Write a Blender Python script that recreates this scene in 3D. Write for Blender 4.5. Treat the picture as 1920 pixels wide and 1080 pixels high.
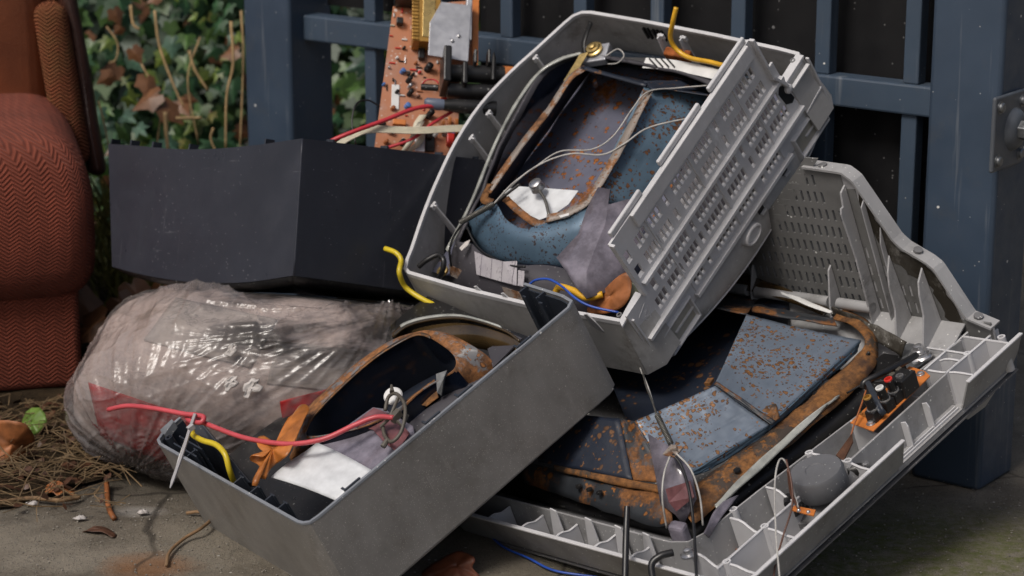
import bpy, bmesh, math, random
from mathutils import Vector as V, Matrix, noise
random.seed(7)
R = math.radians
sc = bpy.context.scene
for o in list(bpy.data.objects): bpy.data.objects.remove(o)

# ------------------------------------------------------------------ camera
FPX = 4267.0; PITCH = R(15.0); CAMH = 1.03
cam = bpy.data.cameras.new('camera'); camo = bpy.data.objects.new('camera', cam)
sc.collection.objects.link(camo); sc.camera = camo
camo.location = (0, 0, CAMH); camo.rotation_euler = (math.pi/2 - PITCH, 0, 0)
cam.sensor_width = 36; cam.lens = 36*FPX/1920; cam.clip_start = .05; cam.clip_end = 500
cam.dof.use_dof = True; cam.dof.focus_distance = 2.72; cam.dof.aperture_fstop = 6.3
sc.render.resolution_x = 1024; sc.render.resolution_y = 576

# ------------------------------------------------------------------ light
w = bpy.data.worlds.new('World'); sc.world = w; w.use_nodes = True
nt = w.node_tree; nt.nodes.clear()
sky = nt.nodes.new('ShaderNodeTexSky'); sky.sky_type = 'NISHITA'; sky.sun_disc = False
SUN_EL, SUN_AZ = R(52), R(222)
sky.sun_elevation = SUN_EL; sky.sun_rotation = SUN_AZ
sky.air_density = 1.0; sky.dust_density = 6.0; sky.ozone_density = 0.6
bg = nt.nodes.new('ShaderNodeBackground'); bg.inputs['Strength'].default_value = .06
out = nt.nodes.new('ShaderNodeOutputWorld')
nt.links.new(sky.outputs[0], bg.inputs[0]); nt.links.new(bg.outputs[0], out.inputs[0])
sun = bpy.data.lights.new('sun', 'SUN'); sun.energy = 1.5; sun.angle = R(18); sun.color = (1, .965, .92)
suno = bpy.data.objects.new('sun', sun); sc.collection.objects.link(suno)
sd = V((math.sin(SUN_AZ)*math.cos(SUN_EL), math.cos(SUN_AZ)*math.cos(SUN_EL), math.sin(SUN_EL)))
suno.rotation_euler = sd.to_track_quat('Z', 'Y').to_euler()
sc.view_settings.view_transform = 'Standard'; sc.view_settings.look = 'None'
sc.view_settings.exposure = 0.42; sc.view_settings.gamma = 1

# ------------------------------------------------------------------ pixel geometry
CC = V((0, 0, CAMH)); RT = V((1, 0, 0)); FW = V((0, math.cos(PITCH), -math.sin(PITCH))); UP = V((0, math.sin(PITCH), math.cos(PITCH)))
def ray(px, py): return FW + RT*((px-960)/FPX) - UP*((py-540)/FPX)
def P(px, py, z): return CC + ray(px, py)*z
def G(px, py, z=0):
    d = ray(px, py); return CC + d*((z-CAMH)/d.z)
def onplane(px, py, p0, n):
    d = ray(px, py); return CC + d*((p0-CC).dot(n)/d.dot(n))
class Fr:
    def __init__(s, o, ax):
        x, y, z = [V(a) for a in ax]; x.normalize(); y = (y - x*y.dot(x)).normalized(); z = x.cross(y)
        s.m = Matrix(((x.x, y.x, z.x, o[0]), (x.y, y.y, z.y, o[1]), (x.z, y.z, z.z, o[2]), (0, 0, 0, 1))); s.i = s.m.inverted()
    def hit(s, px, py, val=0, ax=2):
        c = s.i @ CC; d = s.i.to_3x3() @ ray(px, py); return c + d*((val-c[ax])/d[ax])
    def hits(s, pts, val=0, ax=2): return [s.hit(p[0], p[1], p[2] if len(p) > 2 else val, ax) for p in pts]
    def loc(s, wv): return s.i @ V(wv)

# ------------------------------------------------------------------ mesh helpers
def spline(pts, n=8, closed=False):
    pts = [V(p) for p in pts]; N = len(pts); res = []
    segs = N if closed else N-1
    for i in range(segs):
        if closed: a, b, c, d = pts[i-1], pts[i], pts[(i+1) % N], pts[(i+2) % N]
        else:
            b, c = pts[i], pts[i+1]; a = pts[i-1] if i else b*2-c; d = pts[i+2] if i+2 < N else c*2-b
        for k in range(n):
            t = k/n
            res.append(.5*((2*b)+(c-a)*t+(2*a-5*b+4*c-d)*t*t+(3*b-a-3*c+d)*t**3))
    if not closed: res.append(pts[-1])
    return res
def resample(pts, n, closed=False):
    pts = [V(p) for p in pts]
    if closed: pts = pts+[pts[0]]
    L = [0]
    for a, b in zip(pts, pts[1:]): L.append(L[-1]+(b-a).length)
    res = []; m = n if closed else n-1; j = 0
    for k in range(n):
        t = L[-1]*k/m
        while j < len(L)-2 and L[j+1] < t: j += 1
        u = (t-L[j])/max(1e-9, L[j+1]-L[j]); res.append(pts[j].lerp(pts[j+1], min(1, max(0, u))))
    return res
class MB:
    def __init__(s): s.v = []; s.f = []
    def add(s, vs, fs):
        b = len(s.v); s.v += [V(v) for v in vs]; s.f += [tuple(i+b for i in f) for f in fs]; return s
    def poly(s, pts): return s.add(pts, [tuple(range(len(pts)))])
    def box(s, a, b):
        x0, y0, z0 = a; x1, y1, z1 = b
        return s.add([(x0,y0,z0),(x1,y0,z0),(x1,y1,z0),(x0,y1,z0),(x0,y0,z1),(x1,y0,z1),(x1,y1,z1),(x0,y1,z1)],
                     [(3,2,1,0),(4,5,6,7),(0,1,5,4),(1,2,6,5),(2,3,7,6),(3,0,4,7)])
    def obox(s, c, ax, h):
        c = V(c); ax = [V(a).normalized() for a in ax]; vs = []
        for k in (-1, 1):
            for i, j in ((-1,-1),(1,-1),(1,1),(-1,1)): vs.append(c+ax[0]*h[0]*i+ax[1]*h[1]*j+ax[2]*h[2]*k)
        return s.add(vs, [(3,2,1,0),(4,5,6,7),(0,1,5,4),(1,2,6,5),(2,3,7,6),(3,0,4,7)])
    def prism(s, pts, vec):
        n = len(pts); vec = V(vec); pts = [V(p) for p in pts]
        return s.add(pts+[p+vec for p in pts], [tuple(range(n-1, -1, -1)), tuple(range(n, 2*n))]+[(i, (i+1) % n, n+(i+1) % n, n+i) for i in range(n)])
    def tube(s, pts, r, n=8, cap=True):
        pts = [V(p) for p in pts]; m = len(pts); rs = r if isinstance(r, (list, tuple)) else [r]*m
        t0 = (pts[1]-pts[0]).normalized(); u = t0.orthogonal().normalized(); vs = []
        for i, p in enumerate(pts):
            t = (pts[min(i+1, m-1)]-pts[max(i-1, 0)]).normalized()
            u = (u-t*u.dot(t)).normalized(); w_ = t.cross(u)
            for k in range(n): a = 2*math.pi*k/n; vs.append(p+(u*math.cos(a)+w_*math.sin(a))*rs[i])
        fs = [(i*n+k, i*n+(k+1) % n, (i+1)*n+(k+1) % n, (i+1)*n+k) for i in range(m-1) for k in range(n)]
        if cap: fs += [tuple(range(n-1, -1, -1)), tuple(range((m-1)*n, m*n))]
        return s.add(vs, fs)
    def lathe(s, c, axis, prof, n=20):
        c = V(c); z = V(axis).normalized(); x = z.orthogonal().normalized(); y = z.cross(x); vs = []; m = len(prof)
        for r_, h in prof:
            for k in range(n): a = 2*math.pi*k/n; vs.append(c+z*h+(x*math.cos(a)+y*math.sin(a))*max(r_, 1e-5))
        fs = [(i*n+k, i*n+(k+1) % n, (i+1)*n+(k+1) % n, (i+1)*n+k) for i in range(m-1) for k in range(n)]
        return s.add(vs, fs+[tuple(range(n-1, -1, -1)), tuple(range((m-1)*n, m*n))])
    def loft(s, rings, closed=False):
        n = len(rings[0]); vs = [p for r_ in rings for p in r_]; q = n if closed else n-1
        return s.add(vs, [(i*n+k, i*n+(k+1) % n, (i+1)*n+(k+1) % n, (i+1)*n+k) for i in range(len(rings)-1) for k in range(q)])
    def ribbon(s, pts, side, th=0):           # flat strip, side = vector or list of vectors
        m = len(pts); sv = side if isinstance(side, list) else [V(side)]*m
        a = [V(p)-sv[i]*.5 for i, p in enumerate(pts)]; b = [V(p)+sv[i]*.5 for i, p in enumerate(pts)]
        return s.loft([a, b])
    def wall(s, pts, z0, z1, flare=0, th=.003):     # open XY polyline; outward = right of travel
        pts = [V((p[0], p[1], 0)) for p in pts]; m = len(pts); nn = []
        for i in range(m):
            t = (pts[min(i+1, m-1)]-pts[max(i-1, 0)]).normalized(); nn.append(V((t.y, -t.x, 0)))
        r = lambda off, z: [pts[i]+nn[i]*off+V((0, 0, z)) for i in range(m)]
        A, B, C_, D = r(0, z0), r(flare, z1), r(flare-th, z1), r(-th, z0)
        s.loft([A, B, C_, D, A]); s.poly([A[0], B[0], C_[0], D[0]]); s.poly([A[-1], D[-1], C_[-1], B[-1]]); return s
    def bands(s, bands, th, mp):   # plate with slots. bands = [(v0,v1,u0,u1,[(h0,h1)..])]; mp(u,v,d)->point
        for v0, v1, u0, u1, hs in bands:
            cur = u0
            for h0, h1 in sorted(hs)+[(u1, u1)]:
                if h0 > cur+1e-6:
                    s.add([mp(u, v, d) for d in (0, th) for u, v in ((cur,v0),(h0,v0),(h0,v1),(cur,v1))],
                          [(3,2,1,0),(4,5,6,7),(0,1,5,4),(1,2,6,5),(2,3,7,6),(3,0,4,7)])
                cur = max(cur, h1)
        return s
    def build(s, name, m, parent=None, smooth=0, bevel=0, solid=0, sub=0, kind=None, label=None, seg=2, weld=False, off=0):
        me = bpy.data.meshes.new(name); bm = bmesh.new()
        vs = [bm.verts.new(v) for v in s.v]; bm.verts.ensure_lookup_table()
        for f in s.f:
            try: bm.faces.new([vs[i] for i in f])
            except ValueError: pass
        if weld: bmesh.ops.remove_doubles(bm, verts=bm.verts, dist=1e-5)
        bmesh.ops.recalc_face_normals(bm, faces=bm.faces); bm.to_mesh(me); bm.free()
        o = bpy.data.objects.new(name, me); sc.collection.objects.link(o); me.materials.append(m)
        if parent: o.parent = parent
        if kind: o['kind'] = kind
        if label: o['label'] = label
        if solid: md = o.modifiers.new('s', 'SOLIDIFY'); md.thickness = solid; md.offset = off
        if bevel: md = o.modifiers.new('b', 'BEVEL'); md.width = bevel; md.segments = seg; md.limit_method = 'ANGLE'; md.angle_limit = R(40)
        if sub: md = o.modifiers.new('u', 'SUBSURF'); md.levels = sub; md.render_levels = sub
        if smooth:
            for p in me.polygons: p.use_smooth = True
            if smooth < 180: me.set_sharp_from_angle(angle=R(smooth))
        return o
def thing(name, label, cat, fr=None, loc=None, group=None):
    o = bpy.data.objects.new(name, None); sc.collection.objects.link(o); o.empty_display_size = .05
    if fr is not None: o.matrix_world = fr.m
    if loc is not None: o.location = loc
    o['label'] = label; o['category'] = cat
    if group: o['group'] = group
    return o
def tag(o, label, cat, group=None):
    o['label'] = label; o['category'] = cat
    if group: o['group'] = group
    return o
def struct(o): o['kind'] = 'structure'; return o
def copyo(o, parent, m=None):
    c = o.copy(); sc.collection.objects.link(c); c.parent = parent
    if m is not None: c.matrix_basis = m
    return c

# ------------------------------------------------------------------ materials
def s2l(c): return tuple((x/255/12.92 if x <= 10 else ((x/255+.055)/1.055)**2.4) for x in c)
class NT:
    def __init__(s, name):
        s.m = bpy.data.materials.new(name); s.m.use_nodes = True; s.t = s.m.node_tree; s.b = s.t.nodes['Principled BSDF']
        s.co = s.n('ShaderNodeTexCoord').outputs['Object']
    def n(s, ty, ins=None, **kw):
        x = s.t.nodes.new(ty)
        for k, v in kw.items(): setattr(x, k, v)
        for k, v in (ins or {}).items(): s.set(x.inputs[k], v)
        return x
    def set(s, sock, v):
        if isinstance(v, bpy.types.NodeSocket): s.t.links.new(v, sock)
        elif isinstance(v, tuple) and len(v) == 3 and sock.type == 'RGBA': sock.default_value = (*v, 1)
        else: sock.default_value = v
    def noise(s, scale, detail=4, rough=.55, co=None, dist=0): return s.n('ShaderNodeTexNoise', {'Scale': scale, 'Detail': detail, 'Roughness': rough, 'Vector': co or s.co, 'Distortion': dist}).outputs['Fac']
    def vor(s, scale, feature='F1', co=None, rnd=1): return s.n('ShaderNodeTexVoronoi', {'Scale': scale, 'Vector': co or s.co, 'Randomness': rnd}, feature=feature)
    def ramp(s, f, a, b, lo=0., hi=1.):
        return s.n('ShaderNodeMapRange', {'Value': f, 'From Min': a, 'From Max': b, 'To Min': lo, 'To Max': hi}).outputs[0]
    def math(s, op, a, b=0., c=None):
        x = s.n('ShaderNodeMath', operation=op); s.set(x.inputs[0], a); s.set(x.inputs[1], b)
        if c is not None: s.set(x.inputs[2], c)
        return x.outputs[0]
    def mix(s, f, a, b):
        x = s.n('ShaderNodeMix', data_type='RGBA'); s.set(x.inputs[0], f); s.set(x.inputs[6], a); s.set(x.inputs[7], b); return x.outputs[2]
    def scale(s, v, rot=(0, 0, 0)): return s.n('ShaderNodeMapping', {'Vector': s.co, 'Scale': v, 'Rotation': rot}).outputs[0]
    def bump(s, h, strength=.3, dist=.001, nrm=None):
        x = s.n('ShaderNodeBump', {'Height': h, 'Strength': strength, 'Distance': dist})
        if nrm: s.set(x.inputs['Normal'], nrm)
        return x.outputs[0]
    def fin(s, col, rough, nrm=None, metal=0., spec=.5, **kw):
        s.set(s.b.inputs['Base Color'], col); s.set(s.b.inputs['Roughness'], rough); s.set(s.b.inputs['Metallic'], metal)
        s.set(s.b.inputs['Specular IOR Level'], spec)
        if nrm: s.set(s.b.inputs['Normal'], nrm)
        for k, v in kw.items(): s.set(s.b.inputs[k.replace('_', ' ')], v)
        return s.m
def k(c, f): return tuple(x*f for x in c)
def plastic(name, base, rough=.45, dirt=(.06, .05, .035), damt=.5, dscale=9, speck=0, scol=(.7, .7, .68), sscale=260, scratch=0, grain=.15, gscale=900, var=.12, spec=.4):
    t = NT(name); n1 = t.noise(14, 5); c = t.mix(t.ramp(n1, .3, .7), k(base, 1-var), k(base, 1+var))
    d = t.math('MULTIPLY', t.ramp(t.noise(dscale, 8, .68), .5, .72), t.ramp(t.noise(dscale*6, 6, .7), .35, .65))
    c = t.mix(t.math('MULTIPLY', d, damt), c, dirt)
    sf = t.math('MULTIPLY', t.ramp(t.noise(1, 5, .65, t.scale((90, 22, 22), (.5, .2, .7)), .4), .56, .70), t.ramp(t.noise(6, 4, .6), .50, .64)); c = t.mix(t.math('MULTIPLY', sf, .45), c, k(base, 1.65))
    d2 = t.math('MULTIPLY', t.ramp(t.noise(1, 6, .6, t.scale((11, 11, 3.2), (.4, .3, .2)), .6), .48, .70), t.ramp(t.noise(45, 5, .7), .30, .62)); c = t.mix(t.math('MULTIPLY', d2, damt*.55), c, tuple((a+b)*.5 for a, b in zip(dirt, k(base, .55))))
    if speck:
        v = t.vor(sscale); m = t.math('MULTIPLY', t.math('LESS_THAN', v.outputs['Distance'], .22), t.math('LESS_THAN', t.n('ShaderNodeSeparateColor', {0: v.outputs['Color']}).outputs[0], speck))
        m = t.math('MULTIPLY', m, t.ramp(t.noise(7, 3), .35, .65, .35, 1.)); c = t.mix(m, c, scol)
        v = t.vor(sscale*.3); m = t.math('MULTIPLY', t.math('LESS_THAN', v.outputs['Distance'], .12), t.math('LESS_THAN', t.n('ShaderNodeSeparateColor', {0: v.outputs['Color']}).outputs[1], speck*.6)); c = t.mix(m, c, scol)
    if scratch:
        for rot, sc_ in (((.3, .5, .2), (9, 260, 9)), ((1.1, .2, 1.2), (240, 12, 12)), ((.5, 1.3, .8), (14, 14, 300))):
            s_ = t.noise(1, 2, .5, t.scale(sc_, rot)); m = t.math('MULTIPLY', t.ramp(s_, .70, .74), t.ramp(t.noise(11, 3), .5, .6))
            c = t.mix(t.math('MULTIPLY', m, scratch), c, scol)
    r_ = t.ramp(t.noise(30, 6), .3, .7, rough-.09, rough+.12)
    return t.fin(c, r_, t.bump(t.noise(gscale, 2), grain, .0004), spec=spec)
def painted(name, base, chip=(.6, .6, .58), rough=.4):
    t = NT(name); c = t.mix(t.ramp(t.noise(6, 6), .3, .7), k(base, .86), k(base, 1.12))
    c = t.mix(t.math('MULTIPLY', t.ramp(t.noise(16, 8, .7), .56, .8), .35), c, (.09, .085, .075))
    v = t.vor(55); m = t.math('MULTIPLY', t.math('LESS_THAN', t.math('ADD', v.outputs['Distance'], t.math('MULTIPLY', t.noise(200, 2), .12)), .16), t.math('LESS_THAN', t.n('ShaderNodeSeparateColor', {0: v.outputs['Color']}).outputs[0], .10)); c = t.mix(m, c, chip)
    v2 = t.vor(230); m2 = t.math('MULTIPLY', t.math('LESS_THAN', v2.outputs['Distance'], .2), t.math('LESS_THAN', t.n('ShaderNodeSeparateColor', {0: v2.outputs['Color']}).outputs[0], .025)); c = t.mix(t.math('MULTIPLY', m2, .5), c, chip)
    st = t.noise(1, 4, .6, t.scale((60, 60, 3))); c = t.mix(t.math('MULTIPLY', t.ramp(st, .58, .75), .18), c, chip)
    return t.fin(c, t.ramp(t.noise(40, 4), .3, .7, rough-.06, rough+.14), t.bump(t.noise(160, 3), .12, .0008), spec=.4)
def rusty(name, base, cover=.35, sscale=85, patch=.6, rough=.42, rust=(.28, .115, .03), dark=(.045, .022, .012), metal=0.25, spotp=.55, pscale=7):
    t = NT(name); warp = t.n('ShaderNodeMixRGB', {0: .012, 1: t.co, 2: t.n('ShaderNodeTexNoise', {'Scale': 60., 'Vector': t.co}).outputs['Color']}).outputs[0]
    c = t.mix(t.ramp(t.noise(11, 5), .3, .7), k(base, .8), k(base, 1.18))
    c = t.mix(t.math('MULTIPLY', t.ramp(t.noise(1, 5, .6, t.scale((8, 70, 20))), .55, .75), .3), c, k(base, 1.6))
    dens = t.ramp(t.noise(11, 5, .65), .40, .60)
    def spots(c, sc_, size, prob):
        v = t.vor(sc_, co=warp); rr = t.n('ShaderNodeSeparateColor', {0: v.outputs['Color']})
        rad = t.math('MULTIPLY', t.math('MULTIPLY', rr.outputs[0], size), t.math('LESS_THAN', rr.outputs[1], t.math('MULTIPLY', dens, prob)))
        e = t.math('SUBTRACT', rad, v.outputs['Distance'])
        c = t.mix(t.ramp(e, -.03, .04), c, dark)
        return t.mix(t.ramp(e, .05, .14), c, t.mix(rr.outputs[2], rust, k(rust, 1.7)))
    c = spots(c, sscale, .55, spotp*1.5); c = spots(c, sscale*2.1, .6, spotp)
    pm = t.math('ADD', t.noise(pscale, 8, .66), t.math('MULTIPLY', t.noise(90, 4, .7), .18))
    m = t.ramp(pm, patch, patch+.06); rc = t.mix(t.ramp(t.noise(150, 5, .7), .32, .68), k(rust, .45), k(rust, 1.6)); rc = t.mix(t.ramp(t.noise(35, 4), .5, .7), rc, dark)
    c = t.mix(m, c, rc); c = t.mix(t.math('MULTIPLY', t.ramp(t.noise(22, 7, .7), .6, .75), .5), c, dark)
    rg = t.math('ADD', t.math('MULTIPLY', m, .35), t.ramp(t.noise(25, 3), .3, .7, rough-.1, rough+.1))
    h = t.math('ADD', t.math('MULTIPLY', t.noise(220, 5, .7), m), t.noise(40, 3))
    return t.fin(c, rg, t.bump(h, .35, .0012), metal=metal, spec=.5)
def simple(name, c, rough=.5, metal=0., var=.15, vs=40, bump=0., bs=200, spec=.5, **kw):
    t = NT(name); cc = t.mix(t.ramp(t.noise(vs, 5), .3, .7), k(c, 1-var), k(c, 1+var))
    return t.fin(cc, t.ramp(t.noise(vs*2, 3), .3, .7, max(.02, rough-.06), min(1, rough+.08)), t.bump(t.noise(bs, 4), bump, .001) if bump else None, metal, spec, **kw)

M = {}
M['grey'] = plastic('grey_plastic', (.54, .54, .555), .40, damt=.42, dirt=(.10, .085, .06), speck=.03, dscale=7)
M['grey_in'] = plastic('grey_plastic_dusty', (.40, .395, .39), .48, damt=.9, dirt=(.09, .075, .05), speck=.05, dscale=8)
M['grey_lt'] = plastic('grey_plastic_weathered', (.31, .31, .315), .45, damt=1., dirt=(.07, .062, .05), speck=.12, dscale=9)
M['grey_dark'] = plastic('grey_plastic_grimy', (.15, .15, .155), .5, damt=.8, dirt=(.03, .028, .022), speck=.25, dscale=8)
M['grime'] = plastic('grime', (.028, .024, .018), .8, damt=.8, dirt=(.3, .29, .27), dscale=30, speck=.1, spec=.15)
M['wall_shade_grime'] = plastic('dirty_shaded_plastic', (.15, .15, .148), .55, damt=.9, dirt=(.035, .034, .03), dscale=6, speck=.12)  # shade from upper set and gate put into the dark base, plus dirt
M['mould'] = plastic('mouldy_plastic', (.34, .34, .35), .5, damt=.95, dirt=(.02, .018, .012), dscale=14, speck=.08, sscale=150)
M['front'] = plastic('speckled_grey_plastic', (.232, .223, .212), .38, damt=.85, dirt=(.11, .096, .08), speck=.6, scol=(.42, .40, .37), sscale=420, scratch=.28, grain=.35, gscale=520, var=.14)
M['frontlip'] = plastic('slate_plastic_lip', (.20, .215, .24), .4, damt=.4, speck=.1)
M['slate'] = plastic('slate_plastic', (.028, .034, .046), .38, damt=.3, dirt=(.08, .08, .08), speck=.12, scol=(.25, .25, .25))
M['charcoal'] = plastic('charcoal_plastic', (.026, .029, .040), .36, damt=.2, dirt=(.075, .075, .085), speck=.03, scol=(.2, .2, .22), sscale=300, scratch=.3, dscale=12, var=.1)
M['black'] = plastic('black_plastic', (.012, .012, .013), .35, damt=.5, dirt=(.05, .045, .035), speck=.2, scol=(.2, .2, .19), dscale=14)
M['gate'] = painted('gate_paint', (.046, .068, .100))
M['post'] = painted('post_paint', (.041, .061, .093), rough=.36)
M['sheet'] = plastic('black_sheet', (.008, .008, .009), .55, damt=.25, dirt=(.03, .03, .03), speck=.05, scol=(.15, .15, .15), sscale=170, spec=.25)
M['zinc'] = simple('zinc', (.22, .23, .24), .4, .8, .25, 60, .2)
M['platezinc'] = plastic('hinge_plate_paint', (.09, .10, .115), .4, damt=.5, dirt=(.03, .03, .03))
M['bluesteel'] = rusty('blue_steel', (.105, .165, .225), sscale=150, patch=.76, spotp=.75, rust=(.13, .060, .028))
M['palesteel'] = rusty('pale_steel', (.150, .185, .235), sscale=150, patch=.69, spotp=1.25, rust=(.165, .080, .032))
M['nearsteel'] = rusty('near_steel', (.080, .135, .195), sscale=260, patch=.85, spotp=.45, rust=(.03, .025, .03))
M['darksteel'] = rusty('dark_steel', (.012, .017, .030), sscale=95, patch=.74, spotp=.35, rust=(.09, .045, .022), metal=0., rough=.5)
M['mask'] = rusty('mask_steel', (.13, .135, .185), sscale=110, patch=.66, spotp=.6, rust=(.26, .09, .02), pscale=11)
M['rust'] = rusty('rust_orange', (.06, .045, .035), sscale=90, patch=.49, spotp=.7, rust=(.165, .070, .019), metal=.05, pscale=17)
M['rustdark'] = rusty('rust_dark', (.03, .034, .04), sscale=90, patch=.60, spotp=.6, rust=(.165, .066, .018), metal=.15, pscale=14)
M['rustpale'] = rusty('rust_pale', (.27, .23, .20), sscale=130, patch=.56, spotp=.8, rust=(.22, .10, .04), metal=.05, pscale=22)
M['rustgrey'] = rusty('rust_grey', (.15, .15, .155), sscale=90, patch=.50, spotp=.8, rust=(.215, .090, .030), metal=.05, pscale=26)
M['navy'] = simple('navy_glass', (.006, .009, .018), .12, 0, .5, 20)
M['dag'] = plastic('dag_coating', (.055, .052, .060), .42, damt=.4, dirt=(.02, .02, .02), speck=.12, scol=(.25, .25, .25))
M['glassedge'] = simple('glass_edge', (.34, .35, .325), .16, 0, .4, 30, spec=.8)
M['brownglass'] = simple('brown_glass', (.05, .032, .014), .08, 0, .6, 14, spec=.8)
M['white'] = simple('white_strip', (.62, .62, .61), .5, 0, .12, 40)
M['whitesheet'] = simple('white_metal_sheet', (.60, .62, .64), .5, .1, .14, 55, .15, 300)
M['paper'] = None
M['orange_pcb'] = plastic('orange_board', (.40, .165, .085), .5, damt=.9, dirt=(.44, .34, .31), dscale=20, speck=.4, scol=(.55, .45, .40), sscale=160)
M['orange_edge'] = simple('orange_board_bare', (.52, .165, .035), .45, 0, .25, 40)
M['brass'] = simple('brass', (.55, .40, .16), .3, .85, .2, 60)
M['gold'] = simple('yellow_film_can', (.40, .22, .05), .35, .55, .3, 50, .2)
M['alu'] = simple('aluminium', (.42, .43, .46), .42, .6, .12, 50, .1)
M['steel'] = simple('bright_steel', (.55, .55, .56), .3, .9, .2, 60, .2)
M['redwire'] = simple('red_wire', (.45, .028, .04), .35, 0, .12)
M['pinkwire'] = simple('pink_red_wire', (.50, .07, .085), .38, 0, .14, 30, .1)
M['yellowwire'] = simple('yellow_wire', (.58, .44, .02), .38, 0, .2, 30)
M['amberwire'] = simple('amber_wire', (.60, .33, .02), .35, 0, .2, 30)
M['bluewire'] = simple('blue_wire', (.02, .07, .36), .35)
M['whitewire'] = simple('grey_wire', (.38, .37, .35), .45, 0, .25, 60)
M['darkwire'] = simple('dark_wire', (.012, .012, .013), .35)
M['brownwire'] = simple('brown_wire', (.10, .045, .03), .45)
M['copperwire'] = simple('copper_brown_wire', (.30, .10, .035), .45)
M['cream'] = simple('cream_ribbon', (.58, .54, .42), .5, 0, .1, 60)
M['spring'] = simple('spring_steel', (.16, .155, .14), .4, .7, .3, 200)
M['olive'] = simple('olive_plastic', (.09, .08, .065), .5, 0, .2, 50)
M['bluecap'] = simple('blue_part', (.08, .17, .42), .4)
M['slatecap'] = simple('slate_cap', (.10, .12, .17), .5)
M['redpart'] = simple('red_part', (.55, .03, .02), .35)
M['cork'] = simple('rust_cork', (.24, .075, .025), .9, 0, .5, 90, 1, 120, spec=.1)
M['dryleaf'] = simple('dry_leaf', (.27, .095, .03), .55, 0, .5, 50, .5, 90)
M['oakleaf'] = simple('oak_leaf', (.40, .135, .028), .42, 0, .4, 45, .4, 90)
M['redleaf'] = simple('red_brown_leaf', (.12, .036, .016), .5, 0, .5, 60, .5, 90)
M['darkleaf'] = simple('dark_leaf', (.07, .03, .015), .5, 0, .4, 60, .3)
M['greenleaf'] = simple('green_leaf', (.10, .17, .03), .45, 0, .4, 40, .3)
M['twig'] = simple('twig', (.20, .12, .06), .75, 0, .3, 80)
M['straw'] = simple('straw', (.15, .10, .05), .7, 0, .4, 30)
M['vine'] = simple('vine_stem', (.36, .24, .11), .65, 0, .3, 50, .3)
M['scrap'] = simple('paper_scrap', (.46, .43, .41), .7, 0, .15, 60, .5, 80)

def ivymat(name, c, vein=1.9):
    t = NT(name); oi = t.n('ShaderNodeObjectInfo').outputs['Random']
    cc = t.mix(oi, k(c, .55), k(c, 1.5)); cc = t.mix(t.ramp(t.noise(40, 4), .35, .7), cc, k(c, .7))
    sp = t.n('ShaderNodeSeparateXYZ', {0: t.co}); ax = t.math('ABSOLUTE', sp.outputs[0])
    v1 = t.math('LESS_THAN', ax, .0012)
    ang = t.math('ABSOLUTE', t.math('SUBTRACT', t.math('MULTIPLY', ax, .8), t.math('SUBTRACT', sp.outputs[1], .012)))
    v = t.math('MAXIMUM', v1, t.math('LESS_THAN', ang, .0012)); cc = t.mix(t.math('MULTIPLY', v, .6), cc, k(c, vein))
    return t.fin(cc, .42, t.bump(t.noise(120, 3), .3, .001), spec=.4)
IVY = [ivymat('ivy_dark', (.022, .062, .024)), ivymat('ivy_mid', (.048, .100, .022)), ivymat('ivy_light', (.110, .155, .030)), ivymat('ivy_blue', (.045, .095, .062)), ivymat('ivy_dry', (.15, .068, .030), 1.3), ivymat('ivy_yellow', (.17, .16, .04))]

# label paper with printed lines
t = NT('label_paper'); sp = t.n('ShaderNodeSeparateXYZ', {0: t.co})
ln = t.math('LESS_THAN', t.math('FRACT', t.math('MULTIPLY', sp.outputs[1], 52.)), .06)
tx = t.math('MULTIPLY', t.math('GREATER_THAN', t.noise(1, 2, .5, t.scale((260, 520, 260))), .60), t.math('LESS_THAN', t.math('FRACT', t.math('MULTIPLY', sp.outputs[1], 52.)), .6))
pc = t.mix(t.ramp(t.noise(25, 5), .3, .7), (.36, .34, .38), (.50, .48, .50)); pc = t.mix(t.math('MULTIPLY', t.math('MAXIMUM', ln, t.math('MULTIPLY', tx, .5)), .75), pc, (.06, .05, .07))
M['paper'] = t.fin(pc, .7, spec=.2)

# translucent purple-grey glass
def film(name, c, alpha, rough=.2):
    t = NT(name); t.fin(t.mix(t.ramp(t.noise(30, 6, .65), .4, .65), c, k(c, 2.0)), rough, spec=.6)
    tr = t.n('ShaderNodeBsdfTransparent', {0: (.75, .72, .74)}); mx = t.n('ShaderNodeMixShader'); o_ = t.t.nodes['Material Output']
    t.set(mx.inputs[0], t.ramp(t.noise(18, 6, .65), .3, .7, alpha-.12, min(1, alpha+.15))); t.t.links.new(tr.outputs[0], mx.inputs[1]); t.t.links.new(t.b.outputs[0], mx.inputs[2]); t.t.links.new(mx.outputs[0], o_.inputs[0]); return t.m
M['shard'] = film('smoky_glass', (.125, .115, .140), .88, .14)
M['redshard'] = film('reddish_glass', (.13, .055, .06), .85)
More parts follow.
